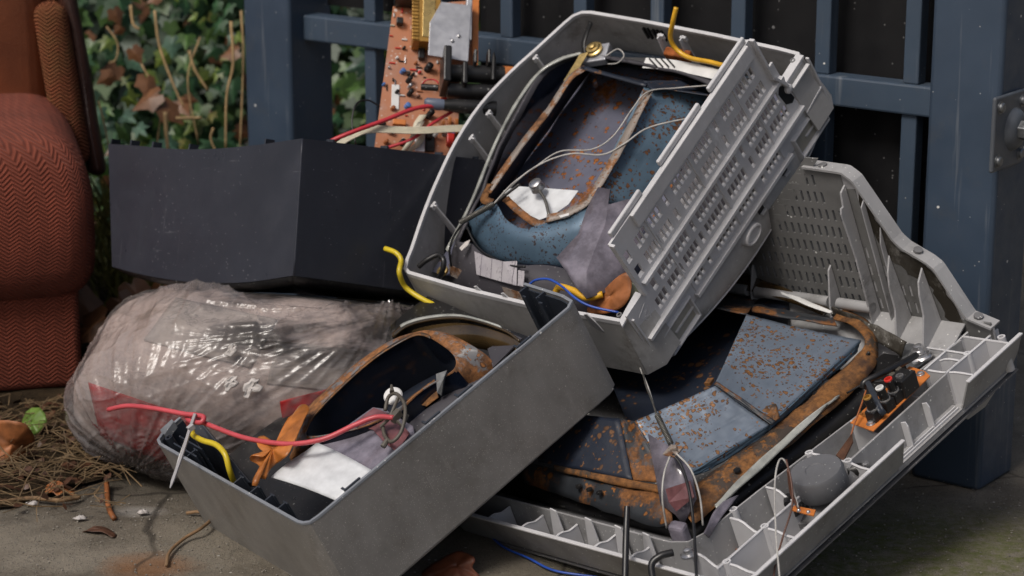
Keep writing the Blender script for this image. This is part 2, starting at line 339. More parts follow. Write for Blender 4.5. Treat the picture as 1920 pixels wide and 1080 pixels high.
# herringbone fabric
t = NT('herringbone_fabric'); sp = t.n('ShaderNodeSeparateXYZ', {0: t.co})
def herring(t, a, b):
    tri = t.math('PINGPONG', a, .014); u = t.math('ADD', b, t.math('MULTIPLY', tri, .7))
    wv = t.math('SINE', t.math('MULTIPLY', u, 2*math.pi/.0060)); th_ = t.math('SINE', t.math('MULTIPLY', t.math('ADD', a, t.math('MULTIPLY', b, .2)), 2*math.pi/.0026))
    return t.math('ADD', wv, t.math('MULTIPLY', th_, .45))
h = herring(t, t.math('ADD', sp.outputs[0], t.math('MULTIPLY', sp.outputs[1], .8)), t.math('ADD', sp.outputs[2], t.math('MULTIPLY', sp.outputs[1], -.35)))
h = t.math('ADD', h, t.math('MULTIPLY', t.noise(900, 3), .8))
fc = t.mix(t.ramp(h, -1.1, 1.3), (.145, .033, .020), (.285, .076, .045)); fc = t.mix(t.math('MULTIPLY', t.ramp(t.noise(9, 6, .6), .4, .7), .35), fc, (.06, .018, .012))
M['fabric'] = t.fin(fc, .9, t.bump(h, .8, .0016), spec=.15, Sheen_Weight=.05)
t = NT('fabric_strip'); sp = t.n('ShaderNodeSeparateXYZ', {0: t.co}); h = t.math('ADD', herring(t, sp.outputs[0], sp.outputs[2]), t.math('MULTIPLY', t.noise(700, 3), .8))
fc = t.mix(t.ramp(h, -1.1, 1.3), (.10, .026, .014), (.26, .085, .040)); fc = t.mix(t.math('MULTIPLY', t.ramp(t.noise(12, 6, .65), .45, .65), .75), fc, (.16, .085, .035))
M['fabric2'] = t.fin(fc, .9, t.bump(h, .8, .0022), spec=.15)
t = NT('brown_leather'); fc = t.mix(t.ramp(t.noise(7, 5), .3, .7), (.115, .035, .016), (.25, .076, .031))
M['leather'] = t.fin(fc, .33, t.bump(t.math('ADD', t.math('MULTIPLY', t.vor(330).outputs['Distance'], .5), t.noise(25, 5)), .25, .002), spec=.5)
t = NT('dark_leather'); fc = t.mix(t.ramp(t.noise(14, 5), .3, .7), (.022, .010, .008), (.055, .024, .018))
M['leather2'] = t.fin(fc, .32, t.bump(t.math('ADD', t.math('MULTIPLY', t.vor(300).outputs['Distance'], .4), t.noise(30, 5)), .4, .003), spec=.5)

# concrete ground
t = NT('concrete'); g = t.noise(2.2, 8, .62); c = t.mix(t.ramp(g, .3, .7), (.165, .143, .110), (.285, .252, .200))
c = t.mix(t.ramp(t.noise(9, 8, .7), .45, .7), c, (.105, .088, .066))
v = t.vor(150); c = t.mix(t.math('MULTIPLY', t.math('LESS_THAN', v.outputs['Distance'], .30), t.math('LESS_THAN', t.n('ShaderNodeSeparateColor', {0: v.outputs['Color']}).outputs[0], .3)), c, (.22, .20, .165))
v = t.vor(420); c = t.mix(t.math('MULTIPLY', t.math('LESS_THAN', v.outputs['Distance'], .3), t.math('LESS_THAN', t.n('ShaderNodeSeparateColor', {0: v.outputs['Color']}).outputs[0], .25)), c, (.03, .026, .02))
v = t.vor(75); c = t.mix(t.math('MULTIPLY', t.math('LESS_THAN', v.outputs['Distance'], .13), t.math('LESS_THAN', t.n('ShaderNodeSeparateColor', {0: v.outputs['Color']}).outputs[1], .10)), c, (.5, .48, .44))
def blob(t, cx, cy, rx, ry, soft=.5):
    d = t.n('ShaderNodeVectorMath', operation='LENGTH'); mp = t.n('ShaderNodeMapping', {'Vector': t.co, 'Location': (-cx/rx, -cy/ry, 0), 'Scale': (1/rx, 1/ry, 1)}); t.t.links.new(mp.outputs[0], d.inputs[0])
    return t.ramp(t.math('ADD', d.outputs['Value'], t.math('MULTIPLY', t.math('SUBTRACT', t.noise(14, 6, .7), .5), 1.4)), 1+soft*.5, 1-soft*.5)
m_ = G(1680, 1050); moss = t.math('MULTIPLY', blob(t, m_.x, m_.y, .30, .14, 1.0), t.ramp(t.noise(60, 6, .7), .38, .62)); c = t.mix(t.math('MULTIPLY', moss, .9), c, (.110, .125, .026))
m_ = G(1790, 985); moss = t.math('MULTIPLY', blob(t, m_.x, m_.y, .12, .06, 1.0), t.ramp(t.noise(70, 6, .7), .45, .62)); c = t.mix(t.math('MULTIPLY', moss, .6), c, (.10, .10, .02))
m_ = G(285, 1062); c = t.mix(t.math('MULTIPLY', blob(t, m_.x, m_.y, .05, .035, .9), .55), c, (.27, .10, .02))
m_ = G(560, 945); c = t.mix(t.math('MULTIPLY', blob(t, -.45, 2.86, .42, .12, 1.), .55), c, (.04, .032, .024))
m_ = G(262, 960); c = t.mix(t.math('MULTIPLY', blob(t, m_.x, m_.y, .03, .016, .9), .7), c, (.34, .32, .29))
v = t.n('ShaderNodeTexVoronoi', {'Scale': 2.6, 'Vector': t.n('ShaderNodeMixRGB', {0: .06, 1: t.co, 2: t.n('ShaderNodeTexNoise', {'Scale': 7., 'Vector': t.co}).outputs['Color']}).outputs[0]}, feature='DISTANCE_TO_EDGE').outputs['Distance']; crk = t.math('MULTIPLY', t.ramp(v, .010, .003), t.ramp(t.noise(3, 3), .48, .56)); c = t.mix(t.math('MULTIPLY', crk, .75), c, (.025, .02, .015))
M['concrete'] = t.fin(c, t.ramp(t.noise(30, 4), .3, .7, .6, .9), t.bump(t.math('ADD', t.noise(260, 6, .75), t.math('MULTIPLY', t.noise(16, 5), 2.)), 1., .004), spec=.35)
t = NT('soil'); c = t.mix(t.ramp(t.noise(12, 8, .7), .35, .65), (.022, .016, .010), (.075, .052, .030))
M['soil'] = t.fin(c, .95, t.bump(t.noise(60, 8, .7), 1., .02), spec=.1)

# ================================================================== GROUND
g = MB(); N = 60
def gz(x, y): return 0.0
g.poly([(-40, -6, 0), (40, -6, 0), (40, 60, 0), (-40, 60, 0)])
struct(g.build('ground', M['concrete']))
s_ = MB(); edge = [G(p[0], p[1], .005) for p in spline([V((-700, 960, 0)), V((-60, 955, 0)), V((60, 935, 0)), V((150, 912, 0)), V((215, 872, 0)), V((250, 800, 0)), V((420, 742, 0)), V((700, 690, 0))], 10)]
edge = [V((p.x+noise.noise(p*23)*.02, p.y+noise.noise(p*17+V((3, 3, 3)))*.02, .005)) for p in edge]
far = [V((p.x*2.2, 9, .005)) for p in edge]
rings = []
for i in range(14):
    u = (i/13)**2.2; rings.append([a.lerp(b, u)+V((0, 0, (.010+.03*u)*(.5+noise.noise(V((a.x*9, a.y*9+i, 3))))*min(1, i/2))) for a, b in zip(edge, far)])
s_.loft(rings); struct(s_.build('soil', M['soil'], smooth=180))

# ================================================================== GATE AND POSTS
TH = R(37); GD = V((-math.cos(TH), math.sin(TH), 0)); GN = V((math.sin(TH), math.cos(TH), 0)); Z = V((0, 0, 1))
F0 = V((.612, 2.812, 0))
def gp(s, n, z): return F0+GD*s+GN*n+Z*z
def px_s(px, n, z):                                  # distance along the gate where a column of pixels meets it
    lo, hi = -.3, 2.5
    for _ in range(50):
        m_ = (lo+hi)/2; d = gp(m_, n, z)-CC; x = 960+FPX*d.dot(RT)/d.dot(FW)
        if x > px: lo = m_
        else: hi = m_
    return lo
def gbox(s0, s1, n0, n1, z0, z1):
    b = MB(); c = gp((s0+s1)/2, (n0+n1)/2, (z0+z1)/2); return b.obox(c, (GD, GN, Z), (abs(s1-s0)/2, (n1-n0)/2, (z1-z0)/2))
def rel(mb, o): mb.v = [v-o for v in mb.v]; return mb
po = gp(.05, .05, 0)
rp = thing('gate_post', 'square slate blue steel post carrying a bolted hinge plate', 'post', loc=po)
rel(gbox(0, .1, 0, .1, 0, 2.3), po).build('tube', M['post'], rp, bevel=.006, seg=3, smooth=50)
# hinge plate on the face that looks right
pn = -GD; hp = lambda px, py: onplane(px, py, gp(-.0005, 0, 0), pn)
c0 = gp(-.003, .05, 0); zc = hp(1905, 237).z; nn0 = (hp(1857, 237)-F0).dot(GN)
b = MB(); pc_ = gp(-.0035, nn0+.045, zc); b.obox(pc_, (GN, Z, pn), (.045, .048, .003)); hpl = rel(b, po).build('hinge_plate', M['platezinc'], rp, bevel=.003, seg=3, label='dark bolted hinge plate on the post side')
for i in (-1, 1):
    for j in (-1, 1):
        b = MB(); q = pc_+GN*.032*i+Z*.034*j+pn*.003; b.lathe(q, pn, [(.0085, 0), (.0085, .001), (.0065, .0012), (.0065, .004), (.005, .0055)], 12); rel(b, po).build('bolt', M['zinc'], hpl, smooth=35)
b = MB(); b.lathe(pc_+pn*.003+GN*.012, pn, [(.028, 0), (.024, .006), (.018, .009), (.012, .010)], 28); rel(b, po).build('dome', M['platezinc'], hpl, smooth=60)
b = MB(); b.lathe(pc_+pn*.012+GN*.012, pn, [(.013, 0), (.013, .010), (.011, .012)], 6); b.lathe(pc_+pn*.020+GN*.012, pn, [(.007, 0), (.007, .02), (.005, .022)], 14); rel(b, po).build('hex_nut', M['zinc'], hpl, bevel=.0008)

sl = px_s(545, 0, .45)
lo_ = gp(sl+.05, .05, 0)
lp = thing('gate_post', 'square slate blue steel post standing against the ivy', 'post', loc=lo_)
rel(gbox(sl, sl+.1, 0, .1, 0, 2.3), lo_).build('tube', M['post'], lp, bevel=.006, seg=3, smooth=50)
go = gp(.65, .05, 0)
gate = thing('steel_gate', 'slate blue barred steel gate backed with a black sheet between two posts', 'gate', loc=go)
ZR = .5
for z0 in (ZR, 1.75, .1):
    rel(gbox(.1, sl, .03, .065, z0-.02, z0+.02), go).build('rail', M['gate'], gate, bevel=.003)
marks = [px_s(p, .03, .55) for p in (1690, 1525, 1365, 1212, 1070)]
pitch = (marks[-1]-marks[0])/4; s0 = marks[0]
for i in range(-1, 11):
    s1 = s0+pitch*i
    if s1 < .12 or s1 > sl-.05: continue
    for za, zb in ((.12, ZR-.02), (ZR+.02, 1.73)): rel(gbox(s1-.0225, s1, .036, .058, za, zb), go).build('bar', M['gate'], gate, bevel=.002)
sb = MB(); e1 = px_s(905, .09, .55)
nseg = 60
r0 = [gp(.09+(e1-.09)*i/nseg, .085+.006*noise.noise(V((i*.3, 0, 0))), .0) for i in range(nseg+1)]
sb.loft([[p+Z*z+GN*(.008*noise.noise(V((i*.25, z*4, 2)))) for i, p in enumerate(r0)] for z in [k_*.1 for k_ in range(1, 21)]])
rel(sb, go).build('black_sheet', M['sheet'], gate, smooth=180, solid=.002)
# dark upper screen strip left of the sheet
rel(gbox(e1+.005, sl-.004, .085, .089, ZR+.03, 2.0), go).build('black_panel', M['sheet'], gate)

# ================================================================== IVY
def leafmesh(name, lobes, size, m, curl=.25):
    pts = []
    for a, r_ in lobes: pts.append((math.sin(a)*r_, math.cos(a)*r_))
    full = pts+[(-x, y) for x, y in reversed(pts[1:-1])]
    b = MB(); vs = [V((0, .25*size, .05*size))]
    for x, y in full:
        x *= size; y *= size; vs.append(V((x, y, -curl*(abs(x)**1.5)/size**.5-.25*curl*max(0, y)**2/size)))
    n_ = len(full); b.add(vs, [(0, 1+i, 1+(i+1) % n_) for i in range(n_)])
    o = b.build(name, m); return o
IV = [(0, 1.0), (.25, .62), (.62, .42), (.95, .78), (1.2, .55), (1.55, .40), (2.0, .62), (2.5, .45), (math.pi, .18)]
IV2 = [(0, 1.05), (.3, .72), (.7, .58), (1.05, .70), (1.5, .48), (2.1, .5), (2.7, .35), (math.pi, .12)]
HO = V((-.62, 3.95, 0))
hedge = thing('ivy_hedge', 'dense ivy with dry vine stems growing behind the left post', 'ivy', loc=HO)
protos = []
for j, (lb, sz) in enumerate(((IV, .033), (IV2, .031), (IV, .027))):
    for mi, m_ in enumerate(IVY):
        o = leafmesh('leaf', lb, sz, m_); protos.append((mi, o))
bym = {i: [o for mi, o in protos if mi == i] for i in range(6)}; bym[4] = [bym[4][1]]
for _, o in protos: o.parent = hedge
def pickmat(r_):
    x = r_.random()
    return 0 if x < .30 else 1 if x < .55 else 2 if x < .66 else 3 if x < .86 else 4 if x < .925 else 5
rg = random.Random(3)
def leafmat(r_, p, s=1):
    n_ = V((r_.gauss(.0, .45), -1, r_.gauss(.45, .4))).normalized(); d = V((r_.gauss(0, .6), -.1, r_.gauss(-.75, .4)))
    y = (d-n_*d.dot(n_)).normalized(); x = y.cross(n_)
    return Matrix(((x.x, y.x, n_.x, p.x), (x.y, y.y, n_.y, p.y), (x.z, y.z, n_.z, p.z), (0, 0, 0, 1))) @ Matrix.Scale(s, 4)
used = set(); cnt = 0
while cnt < 285:
    px, py = rg.uniform(130, 720), rg.uniform(-40, 640)
    if px > 450 and px < 640 and rg.random() < .8: continue
    if px > 640 and (py > 300 or rg.random() < .35): continue
    if py > 300 and px > 260 and rg.random() < .9: continue
    if py > 250 and px > 300 and rg.random() < .45: continue
    if cnt > 200 and not (120 < px < 270 and py > 200): continue
    z = 4.12+rg.random()*.22-.25*max(0, (py-150)/500)+(.12 if px > 600 else 0)
    p = P(px, py, z)-HO
    if (p+HO).z < .03: continue
    mi = pickmat(rg); o = rg.choice(bym[mi]); mm = leafmat(rg, p, rg.uniform(.6, 1.25))
    if o.name not in used: used.add(o.name); o.matrix_basis = mm
    else: copyo(o, hedge, mm)
    cnt += 1
# undergrowth mass behind, too dense to count
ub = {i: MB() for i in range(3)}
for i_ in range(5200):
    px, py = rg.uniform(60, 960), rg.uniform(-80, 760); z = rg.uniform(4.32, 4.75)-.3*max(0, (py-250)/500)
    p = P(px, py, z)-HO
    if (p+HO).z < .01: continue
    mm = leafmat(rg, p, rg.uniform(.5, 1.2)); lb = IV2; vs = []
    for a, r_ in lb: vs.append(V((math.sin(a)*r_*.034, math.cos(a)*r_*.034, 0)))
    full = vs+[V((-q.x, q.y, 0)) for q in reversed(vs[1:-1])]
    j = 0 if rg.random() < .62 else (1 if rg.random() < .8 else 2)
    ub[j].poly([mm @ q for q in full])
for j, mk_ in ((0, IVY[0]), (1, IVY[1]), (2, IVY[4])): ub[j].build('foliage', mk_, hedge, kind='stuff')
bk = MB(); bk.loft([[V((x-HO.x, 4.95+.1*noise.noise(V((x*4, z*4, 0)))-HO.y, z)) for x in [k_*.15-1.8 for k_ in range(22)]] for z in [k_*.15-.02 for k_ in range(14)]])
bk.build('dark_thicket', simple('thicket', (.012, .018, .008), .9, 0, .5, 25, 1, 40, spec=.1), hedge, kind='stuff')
# vine stems
def vine(pts, z, r_, m_='vine'):
    b = MB(); q = [P(p[0], p[1], p[2] if len(p) > 2 else z)-HO for p in pts]; q = spline(q, 6); b.tube(q, [r_*.62*(1-.35*i/len(q)) for i in range(len(q))], 6); b.build('stem', M[m_], hedge, smooth=180)
for pts, z, r_ in [([(433, 40), (437, 120), (425, 180), (423, 280)], 4.0, .0045), ([(290, 20), (300, 90), (330, 170), (345, 200)], 4.05, .0045),
     ([(355, 95), (365, 130), (390, 170)], 4.02, .005), ([(400, 240), (395, 260), (405, 285)], 3.9, .004), ([(245, 10), (250, 45), (262, 55)], 4.05, .005), ([(200, 50), (220, 80), (218, 110), (205, 118)], 4.05, .003),
     ([(330, 222), (378, 221)], 3.95, .006), ([(310, 210), (312, 250), (315, 280)], 3.95, .007), ([(185, 190), (195, 230), (205, 280)], 3.9, .003), ([(452, 20), (456, 110), (450, 280)], 4.02, .0035), ([(600, 10), (612, 60), (620, 110)], 4.2, .003), ([(375, 70), (352, 150), (372, 270)], 4.06, .0028), ([(265, 120), (300, 190), (295, 270)], 4.02, .0035), ]: vine(pts, z, r_)
# grass blades at the hedge foot
gb = MB()
for i_ in range(520):
    px = rg.choice((rg.uniform(170, 300), rg.uniform(170, 250), rg.uniform(170, 460))); q = P(px, rg.uniform(300, 560), rg.uniform(3.75, 4.1)); q.z = max(q.z-.08, .02)
    h_ = rg.uniform(.05, .13); d = V((rg.gauss(0, .5), rg.gauss(-.2, .4), 1)).normalized(); s__ = V((rg.uniform(.6, 1), rg.uniform(-.5, .5), 0))*.0022
    a = q-HO; gb.add([a-s__, a+s__, a+d*h_*.6+s__*.7, a+d*h_*.6-s__*.7, a+d*h_+V((d.x, d.y, -.3))*.03], [(0, 1, 2, 3), (3, 2, 4)])
gb.build('grass', IVY[5], hedge, kind='stuff')
for (px, py, z, s__) in ((290, 180, 3.98, 1.5), (275, 150, 4.0, 1.2), (310, 200, 3.98, 1.4), (215, 22, 4.1, .9), (250, 95, 4.05, .9), (207, 142, 4.0, .9), (250, 540, 3.55, 1.6), (225, 565, 3.5, 1.5), (300, 545, 3.5, 1.4), (150, 560, 3.5, 2.), (190, 600, 3.4, 1.8)):
    o = rg.choice(bym[4]); mm = leafmat(rg, P(px, py, z)-HO, s__); copyo(o, hedge, mm)

# ================================================================== ARMCHAIR
xr = P(196, 420, 3.34).x
CH = Fr((xr, 3.22, 0), ((math.cos(R(15)), math.sin(R(15)), 0), (-math.sin(R(15)), math.cos(R(15)), 0), (0, 0, 1)))
chair = thing('armchair', 'worn armchair in red herringbone fabric with brown leather back', 'armchair', CH)
def rbox(name, a, b_, m_, parent, bev, seg=5, warp=None, sub=0, cuts=0):
    b = MB(); b.box(a, b_); me = bpy.data.meshes.new(name); bm = bmesh.new(); vs = [bm.verts.new(v) for v in b.v]
    for f in b.f: bm.faces.new([vs[i] for i in f])
    bmesh.ops.bevel(bm, geom=bm.edges[:], offset=bev, segments=seg, profile=.5, affect='EDGES', clamp_overlap=True)
    if cuts: bmesh.ops.subdivide_edges(bm, edges=bm.edges[:], cuts=cuts, use_grid_fill=True)
    if warp:
        for v in bm.verts: v.co = warp(v.co.copy())
    bmesh.ops.recalc_face_normals(bm, faces=bm.faces); bm.to_mesh(me); bm.free()
    for p in me.polygons: p.use_smooth = True
    o = bpy.data.objects.new(name, me); sc.collection.objects.link(o); me.materials.append(m_); o.parent = parent
    return o
ta = P(60, 206, 3.42).z; yb = P(60, 585, 3.3).z
def wa(v):
    v = v.copy(); zz = max(0, min(1, (v.z-yb)/(ta-yb))); v.y -= .03*math.sin(zz*math.pi); v.x += .006*math.sin(zz*math.pi)-.022*max(0, zz-.70)/.30; v += V((noise.noise(v*6), noise.noise(v*6+V((4, 0, 0))), noise.noise(v*6+V((0, 4, 0)))))*.006; return v
rbox('armrest', (-.5, .0, yb), (-.012, .6, ta), M['fabric'], chair, .055, 6, wa, cuts=3)
rbox('armrest_side', (-.14, .16, yb+.03), (.006, .6, P(180, 275, 3.6).z), M['fabric'], chair, .045, 5, None, cuts=2)
rbox('base', (-.5, .02, .012), (-.035, .6, yb+.07), M['fabric'], chair, .012, 3, None)
ZB = 3.58
def cl(px, py=120): return CH.loc(P(px, py, ZB))
yb_ = cl(80).y; z_at = lambda py: P(80, py, ZB).z
rbox('leather_back', (-.5, yb_-.02, .30), (cl(98).x, yb_+.2, z_at(-110)), M['leather'], chair, .05, 6, lambda v: v+V((noise.noise(v*7)*.008, noise.noise(v*9)*.010, 0)), cuts=3)
def lean(v): v = v.copy(); v.x -= (v.z-.45)*.11; return v
rbox('fabric_strip', (cl(76).x, yb_-.035, .28), (cl(142).x, yb_+.14, z_at(-2)), M['fabric2'], chair, .024, 5, lean, cuts=2)
rbox('leather_edge', (cl(132).x, yb_-.015, .26), (cl(168).x, yb_+.2, z_at(-60)), M['leather2'], chair, .020, 4, lambda v: lean(v)+V((noise.noise(v*15)*.006, 0, 0)), cuts=3)

# ================================================================== RUBBISH BAG
BO = V((-.330, 2.985, 0))
bag = thing('rubbish_bag', 'translucent grey plastic rubbish bag with white and red contents under the charcoal cabinet', 'bag', loc=BO)
KN = G(240, 905, .035)-BO          # gathered knot at the bag's lower front
DBo, DBz = V((-.2661, 2.8996, .4545)), V((.0795, .2878, .9544)).normalized()
DB0i = Fr((-.2661, 2.8996, .4545), ((.7167, .6489, -.2554), (-.6928, .7044, -.1547), (.0795, .2878, .9544))).i
def lid(p):                         # the cabinet's underside presses the bag flat
    q = p+BO; zl = DBo.z-(.199+DBz.x*(q.x-DBo.x)+DBz.y*(q.y-DBo.y))/DBz.z
    zl += 0
    k_ = .010; d = p.z-zl
    lq = DB0i @ q
    if lq.x > -.03 and lq.y > -.03 and lq.y < .47 and d > -.02: p.z = zl-.02+.02*(1-math.exp(-(d+.02)/.02))-.002
    return p
AX, AY, AZ = .272, .212, .128
def bagpt(u, v_, grow=0):         # u around, v from bottom to top
    a = 2*math.pi*u; e = (v_-.5)*math.pi; ca_ = math.cos(a); ce = abs(math.cos(e))**(.5 if e < 0 else (.62 if ca_ > 0 else .9)); se = math.copysign(abs(math.sin(e))**.8, math.sin(e))
    ca = math.copysign(abs(math.cos(a))**.85, math.cos(a)); sa = math.copysign(abs(math.sin(a))**.85, math.sin(a))
    p = V(((AX+grow)*ca*ce, (AY+grow)*sa*ce, .130+(AZ+grow)*se))
    if p.x < -.04: tq = min(1, (-p.x-.04)/.22); p.z = .008+(p.z-.008)*(1-.30*tq*tq)
    if p.x > 0: p.x *= 1.10; p.z = .008+(p.z-.008)*(1-.30*max(0, min(1, (p.x-.10)/.18)))
    n_ = V((p.x/AX**1.2, p.y/AY**1.2, (p.z-.13)/AZ**1.2)).normalized()
    p += n_*(.020*noise.noise(p*5.2+V((1, 2, 0)))+.007*noise.noise(p*13))
    return p, n_
def ridge(q): return max(0, 1-abs(noise.noise(q))*2.2)
K2 = P(720, 585, 2.93)-BO; K3 = P(455, 690, 2.80)-BO
def folds(p):
    f = 0
    for c_, A_, dec, fr_ in ((KN, .0105, 5.0, 7.), (K2, .0085, 3.6, 5.), (K3, .0035, 9., 4.)):
        d = p-c_; L_ = d.length; ang = math.atan2(d.z*1.3, d.x); w_ = math.exp(-L_*dec)*min(1, L_/(.10 if c_ is K2 else .04))**1.5
        f += A_*w_*(ridge(V((ang*fr_, L_*2.5, c_.x*9)))**3+.40*ridge(V((ang*fr_*2.3, L_*3, 3+c_.x)))**3+.12*ridge(V((ang*fr_*5.1, L_*4, 6+c_.x)))**3)
    f += .0024*ridge(V((p.x*9+p.z*14, p.y*8, p.z*20-p.x*12)))**6+.0010*ridge(V((p.x*26-p.z*11, p.y*20, p.z*31+p.x*9)))**5
    f += .0003*ridge(p*62)**3
    return f
nu, nv = 560, 320
def bagring(nu, nv, grow, fold):
    rings = []
    for j in range(nv+1):
        r_ = []
        for i in range(nu):
            p, n_ = bagpt(i/nu, j/nv, grow)
            if fold: p = p+n_*folds(p)
            else: p = p+n_*(.006*noise.noise(p*15)+.003*noise.noise(p*38))
            d = (p-KN).length
            if d < .07: p = p.lerp(KN+V((0, .01, 0)) if not fold else KN, .5*(1-d/.07)**1.5)
            p = lid(p); p.z = max(p.z, .003 if fold else .008); r_.append(p)
        rings.append(r_)
    return rings
b = MB(); b.loft(bagring(nu, nv, 0, True), closed=True)
t = NT('bag_film'); wn = t.noise(1, 7, .65, t.scale((24, 24, 60), (0, .5, 0)), 1.2); wn2 = t.noise(1, 6, .7, t.scale((90, 60, 40), (0, -.6, .3)), .8)
dk = t.n('ShaderNodeVectorMath', operation='DISTANCE'); t.set(dk.inputs[0], t.co); dk.inputs[1].default_value = KN
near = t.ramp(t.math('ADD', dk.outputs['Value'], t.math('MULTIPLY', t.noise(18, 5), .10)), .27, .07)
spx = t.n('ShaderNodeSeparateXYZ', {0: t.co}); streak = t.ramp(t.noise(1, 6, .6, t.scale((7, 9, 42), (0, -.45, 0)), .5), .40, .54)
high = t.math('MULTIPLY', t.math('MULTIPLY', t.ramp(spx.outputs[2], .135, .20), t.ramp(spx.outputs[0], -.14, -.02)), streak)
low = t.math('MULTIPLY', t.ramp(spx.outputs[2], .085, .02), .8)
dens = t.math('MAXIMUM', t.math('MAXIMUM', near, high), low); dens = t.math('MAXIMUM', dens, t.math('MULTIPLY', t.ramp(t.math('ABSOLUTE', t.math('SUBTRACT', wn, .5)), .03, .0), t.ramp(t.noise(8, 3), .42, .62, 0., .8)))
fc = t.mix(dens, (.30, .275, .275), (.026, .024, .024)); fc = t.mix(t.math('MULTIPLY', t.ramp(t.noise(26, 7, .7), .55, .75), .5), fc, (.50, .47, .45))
t.fin(fc, t.ramp(t.noise(30, 4), .3, .7, .12, .26), t.bump(t.math('ADD', wn, t.math('MULTIPLY', wn2, .35)), .22, .002), spec=.3)
tr = t.n('ShaderNodeBsdfTransparent', {0: (.86, .83, .81)}); mx = t.n('ShaderNodeMixShader')
crease = t.math('MULTIPLY', t.ramp(t.math('ABSOLUTE', t.math('SUBTRACT', wn, .5)), .022, .0), t.ramp(t.noise(9, 3), .45, .6))
op_ = t.math('MULTIPLY_ADD', dens, .55, t.ramp(wn, .35, .65, .08, .27)); t.set(mx.inputs[0], t.math('MINIMUM', op_, .93))
t.t.links.new(tr.outputs[0], mx.inputs[1]); t.t.links.new(t.b.outputs[0], mx.inputs[2])
nb = t.b.inputs['Normal'].links[0].from_socket
gl = t.n('ShaderNodeBsdfGlossy', {'Roughness': .25, 'Normal': nb, 'Color': (.95, .95, .95)}); lw_ = t.n('ShaderNodeLayerWeight', {'Blend': .17, 'Normal': nb})
mx3 = t.n('ShaderNodeMixShader', {0: t.math('ADD', lw_.outputs['Fresnel'], .02)}); t.t.links.new(mx.outputs[0], mx3.inputs[1]); t.t.links.new(gl.outputs[0], mx3.inputs[2]); t.t.links.new(mx3.outputs[0], t.t.nodes['Material Output'].inputs[0])
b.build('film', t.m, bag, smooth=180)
# contents seen through the film: crumpled pale paper, red printed cartons, dark bits
rings = bagring(170, 100, -.007, False); b = MB(); b.loft(rings, closed=True)
t = NT('bag_contents'); c = t.mix(t.ramp(t.noise(8, 7, .65), .3, .7), (.46, .395, .375), (.68, .60, .575))
c = t.mix(t.math('MULTIPLY', t.ramp(t.noise(13, 5, .6), .58, .66), .6), c, (.26, .21, .17))
M['contents'] = t.fin(c, .8, t.bump(t.noise(40, 6), .8, .006), spec=.2)
b.build('crumpled_contents', M['contents'], bag, smooth=180)
from mathutils.bvhtree import BVHTree
CB = BVHTree.FromPolygons(b.v, [f_ for f_ in b.f])
redm = simple('red_carton', (.62, .010, .014), .5, 0, .15, 30, .2, 40)
def onbag(px, py, off):
    d = ray(px, py).normalized(); p, n_, _, _ = CB.ray_cast(CC-BO, d)
    if p is None:
        p, n_, _, _ = CB.find_nearest(P(px, py, 2.85)-BO)
    if n_.dot(d) > 0: n_ = -n_
    return p+n_*off, n_
def patch(name, poly_px, m_, off):
    # piece of a carton lying against the inside of the film: follows the surface of the contents
    b = MB(); n_ = 26; A, B_, C_, D = [V((p[0], p[1], 0)) for p in poly_px]; rows = []; last = None
    for i in range(n_+1):
        row = []
        for j in range(n_+1):
            q = A.lerp(B_, i/n_).lerp(D.lerp(C_, i/n_), j/n_); h_ = onbag(q.x, q.y, off); last = h_[0] if h_ else last; row.append(last)
        rows.append(row)
    b.loft(rows); return b.build(name, m_, bag, smooth=180, solid=.0008)
patch('red_carton', [(168, 718), (375, 785), (345, 880), (190, 815)], redm, .0022)
patch('red_carton', [(525, 752), (640, 722), (640, 800), (535, 820)], redm, .0022)
patch('white_sheet', [(330, 560), (520, 600), (470, 690), (270, 640)], M['scrap'], .0018)
patch('white_sheet', [(520, 640), (700, 660), (690, 740), (500, 720)], M['scrap'], .0015)
# torn hole with crumpled paper poking out
for px, py, s__ in ((437, 720, .5), (474, 728, .65), (440, 660, .4)):
    b = MB(); c_, n_ = onbag(px, py, .013); u_ = n_.orthogonal().normalized(); v__ = n_.cross(u_); ri = []
    for j in range(7):
        ri.append([c_+n_*(.003+.006*s__*noise.noise(V((i*.35, j*.35, px)))*min(1, j/3)) + (u_*math.cos(i/18*6.283)*1.4+v__*math.sin(i/18*6.283)*.8)*(.0028*j*s__*(1+1.2*noise.noise(V((i*.45, 0, py))))) for i in range(18)])
    b.loft(ri, closed=True); b.build('torn_scrap', M['scrap'], bag, smooth=40, solid=.0006)

# ================================================================== CHARCOAL CABINET (back left)
DB = Fr((-.2661, 2.8996, .4545), ((.7167, .6489, -.2554), (-.6928, .7044, -.1547), (.0795, .2878, .9544)))
dbx = thing('television_cabinet', 'charcoal plastic television cabinet shell standing open end up on the rubbish bag', 'cabinet', DB)
top = DB.hits([(205, 270), (262, 277), (330, 285), (400, 285), (480, 276), (567, 260)], 0, 0)
bot = DB.hits([(212, 500), (270, 520), (340, 535), (400, 539), (470, 534), (551, 517)], 0, 0)
top = spline(top, 6); bot = spline(bot, 6)
top = [p+V((-.002*math.sin(math.pi*i/(len(top)-1)), 0, .004*math.sin(math.pi*i/(len(top)-1)))) for i, p in enumerate(top)]
bot = [p+V((-.002*math.sin(math.pi*i/(len(bot)-1)), 0, .006*math.sin(math.pi*i/(len(bot)-1)))) for i, p in enumerate(bot)]
mid = [a.lerp(b_, .5) for a, b_ in zip(top, bot)]
b = MB(); b.loft([top, mid, bot]); b.build('curved_side', M['charcoal'], dbx, solid=.0035, off=0)
tr_ = DB.hits([(567, 260), (840, 292)], 0, 1); br_ = DB.hits([(551, 517), (775, 547)], 0, 1)
ext = lambda a, c, s: a+(c-a)*s
